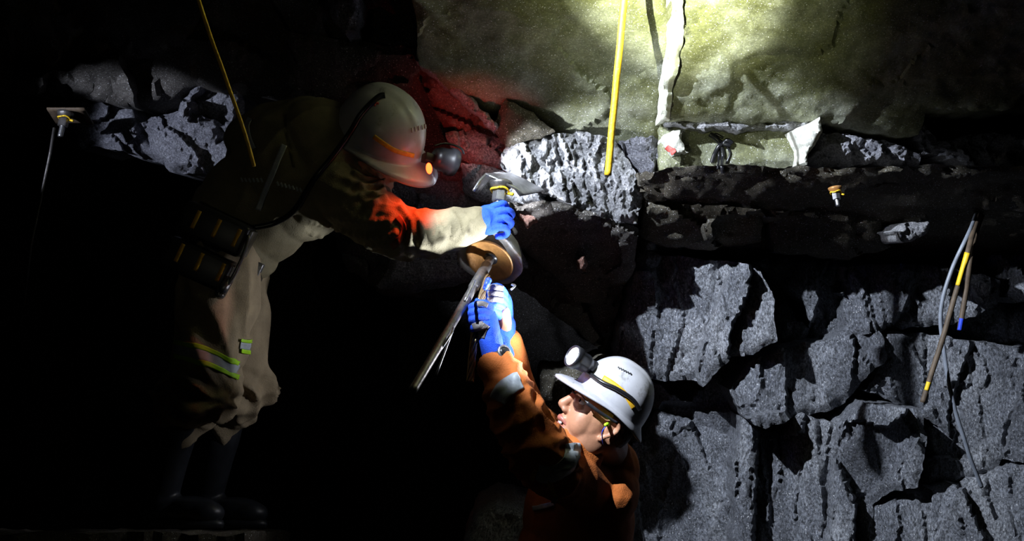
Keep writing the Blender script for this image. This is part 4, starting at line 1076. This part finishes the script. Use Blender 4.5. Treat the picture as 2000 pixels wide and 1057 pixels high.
# roof bolt with bent plate above the fist
def roof_bolt(c, ax, s, label, ext, plate_pts=None):
    ax = ax.normalized(); root = empty('roof_bolt', c, label, 'bolt', 'roof bolts')
    if plate_pts:
        bm = bmesh.new(); g = []
        for r in plate_pts: g.append([bm.verts.new(q) for q in r])
        for i in range(len(g) - 1):
            for j in range(len(g[0]) - 1): bm.faces.new((g[i][j], g[i + 1][j], g[i + 1][j + 1], g[i][j + 1]))
        bmesh.ops.subdivide_edges(bm, edges=bm.edges[:], cuts=2, use_grid_fill=True, smooth=0.6)
        bmesh.ops.solidify(bm, geom=bm.faces[:], thickness=0.006)
        bm_obj('face_plate', bm, M['steel'] if s == 1.0 else M['rustrod'], root)
    bm = bmesh.new(); lathe(bm, c, ax, [(-0.004 * s, 0), (-0.004 * s, 0.034 * s), (0.006 * s, 0.031 * s), (0.016 * s, 0.023 * s), (0.022 * s, 0.016 * s), (0.022 * s, 0)], 32)
    bm_obj('dome_washer', bm, M['darksteel'] if plate_pts else M['brown'], root)
    bm = bmesh.new(); hexnut(bm, c + ax * 0.036 * s, ax, 0.021 * s, 0.020 * s, 0.3); bm_obj('nut', bm, M['steel'] if s != 0.8 else M['darksteel'], root, smooth=False)
    bm = bmesh.new(); thread(bm, c + ax * 0.05 * s, ax, 0.0115 * s, ext * s); bm_obj('threaded_end', bm, M['steel'], root)
    u, v = frame_of(ax); bm = bmesh.new()
    pts = [c + ax * (0.021 * s + 0.002 * math.sin(3 * t)) + (u * math.cos(t) + v * math.sin(t)) * 0.0255 * s for t in [2 * math.pi * i / 30 for i in range(30)]]
    tube(bm, pts + [pts[0]], 0.0032 * s, 8); 
    e = c + ax * 0.024 * s + IV(0.030, 0.004) * s
    tube(bm, [e - IV(0.006, 0) * s, e + IV(0.008, 0.004, 0.01) * s], 0.0045 * s, 8)
    bm_obj('yellow_tie', bm, M['yellow'], root)
    return root
pl = [[P(922, 372, 4.00), P(926, 374, 4.06), P(932, 376, 4.14)],
      [P(936, 350, 4.02), P(942, 350, 4.08), P(952, 350, 4.18)],
      [P(948, 338, 4.05), P(960, 338, 4.11), P(975, 336, 4.22)],
      [P(975, 350, 4.04), P(985, 344, 4.12), P(1000, 338, 4.24)],
      [P(1008, 368, 4.05), P(1018, 360, 4.13), P(1030, 352, 4.25)],
      [P(1018, 382, 4.06), P(1042, 376, 4.14), P(1062, 370, 4.26)]]
roof_bolt(P(978, 360, 4.07), IV(-0.10, 0.92, 0.38), 1.0, 'steel roof bolt with bent plate and yellow tie above the blue fist', 0.022, pl)
roof_bolt(P(1631, 368, 4.24), IV(0.10, 0.95, 0.25), 0.62, 'small steel roof bolt with yellow tie under the dark brow', 0.040)
LB = P(128, 222, 4.55)
pl = [[LB + IV(-0.06 + 0.06 * i, 0.02 * j - 0.02, 0.0) + FWD * (0.05 * j) for j in range(3)] for i in range(3)]
r3 = roof_bolt(LB, IV(-0.12, 0.96, 0.3), 0.8, 'dim roof bolt with plate and long rod on the left ledge', 0.05, pl)
bm = bmesh.new(); tube(bm, [P(106, 250, 4.45), P(98, 300, 4.42), P(60, 480, 4.35), P(46, 600, 4.3)], 0.0045, 10); bm_obj('rod', bm, M['darksteel'], r3)

# hanging yellow tails
def tail(pts, r, mat, label, name='hanging_rod', cat='rod', marks=()):
    sp_ = spline(pts, 12); bm = bmesh.new(); tube(bm, [p + noise.noise_vector(p * 9) * 0.002 for p in sp_], r, 12)
    o = bm_obj(name, bm, mat); tag(o, label, cat, 'hanging bolt tails')
    return o
topz = 3.7
def upto(p, q):   # continue the line p->q up into the roof
    d = (q - p).normalized(); k = (topz - q.z) / max(d.z, 0.05); return q + d * k
a_, b_ = P(1187, 342, 3.80), P(1219, 0, 3.80)
tail([a_, P(1201, 190, 3.80), b_, upto(P(1201, 190, 3.8), b_)], 0.0095, M['yrod'], 'bright yellow rod hanging down before the lit rock')
a_, b_ = P(496, 325, 3.62), P(388, 0, 3.62)
tail([a_, P(478, 260, 3.62), P(425, 110, 3.62), b_, upto(P(425, 110, 3.62), b_)], 0.0050, M['yrod'], 'thin yellow rod hanging before the khaki back')
# tails in front of the right wall
RTOP = P(1908, 412, 4.62)
o = tail([RTOP, P(1893, 455, 4.34), P(1858, 530, 4.32), P(1838, 610, 4.32), P(1844, 690, 4.32), P(1862, 790, 4.33), P(1890, 880, 4.36), P(1918, 952, 4.40)], 0.0065, M['greycable'], 'long thin grey cable curving down the right wall', 'hanging_cable', 'cable')
o = tail([RTOP + RT * 0.01, P(1897, 470, 4.30), P(1866, 580, 4.28), P(1835, 680, 4.27), P(1802, 786, 4.27)], 0.0085, M['rustrod'], 'brown rod with yellow paint crossing the grey cable')
tt = bvh([o])
decal('yellow_paint', tt, [(1890, 494), (1880, 530), (1872, 558)], 11, M['yellow'], o, 0.001, 6, 4, 0.0006)
decal('yellow_paint', tt, [(1813, 746), (1808, 762)], 11, M['yellow'], o, 0.001, 6, 4, 0.0006)
o = tail([RTOP + RT * 0.02, P(1900, 480, 4.36), P(1886, 570, 4.36), P(1874, 645, 4.36)], 0.0085, M['rustrod'], 'short dark rod with a blue tip beside the brown rod')
tt = bvh([o]); decal('blue_tip', tt, [(1877, 622), (1873, 645)], 11, M['bluepl'], o, 0.001, 6, 4, 0.0006)

# frayed black roots of wire on the pale band of the brow
BT = bvh([x for x in br.children] + [br])
root = empty('wire_bunch', P(1408, 300, 4.3), 'frayed black wire bunch stuck to the green rock band', 'wire')
for pts, r in (([(1386, 262), (1400, 272), (1410, 284)], 0.008), ([(1426, 284), (1412, 282), (1404, 286), (1396, 300), (1390, 318)], 0.007), ([(1408, 284), (1412, 300), (1410, 322), (1412, 338)], 0.006), ([(1404, 286), (1404, 310), (1402, 330)], 0.004), ([(1420, 286), (1426, 300), (1418, 320)], 0.004), ([(1392, 268), (1398, 262), (1412, 270)], 0.004), ([(1412, 282), (1420, 274), (1430, 280)], 0.007)):
    cable_on('wire', BT, pts, r, M['rubber'], root, 0.0, 4.3, 6, 8)
# pale vein in the brow and a dab of red paint
decal('red_paint', BT, [(1303, 285), (1311, 292), (1318, 298)], 9, M['redpaint'], br, 0.004, 6, 3, 0.002)
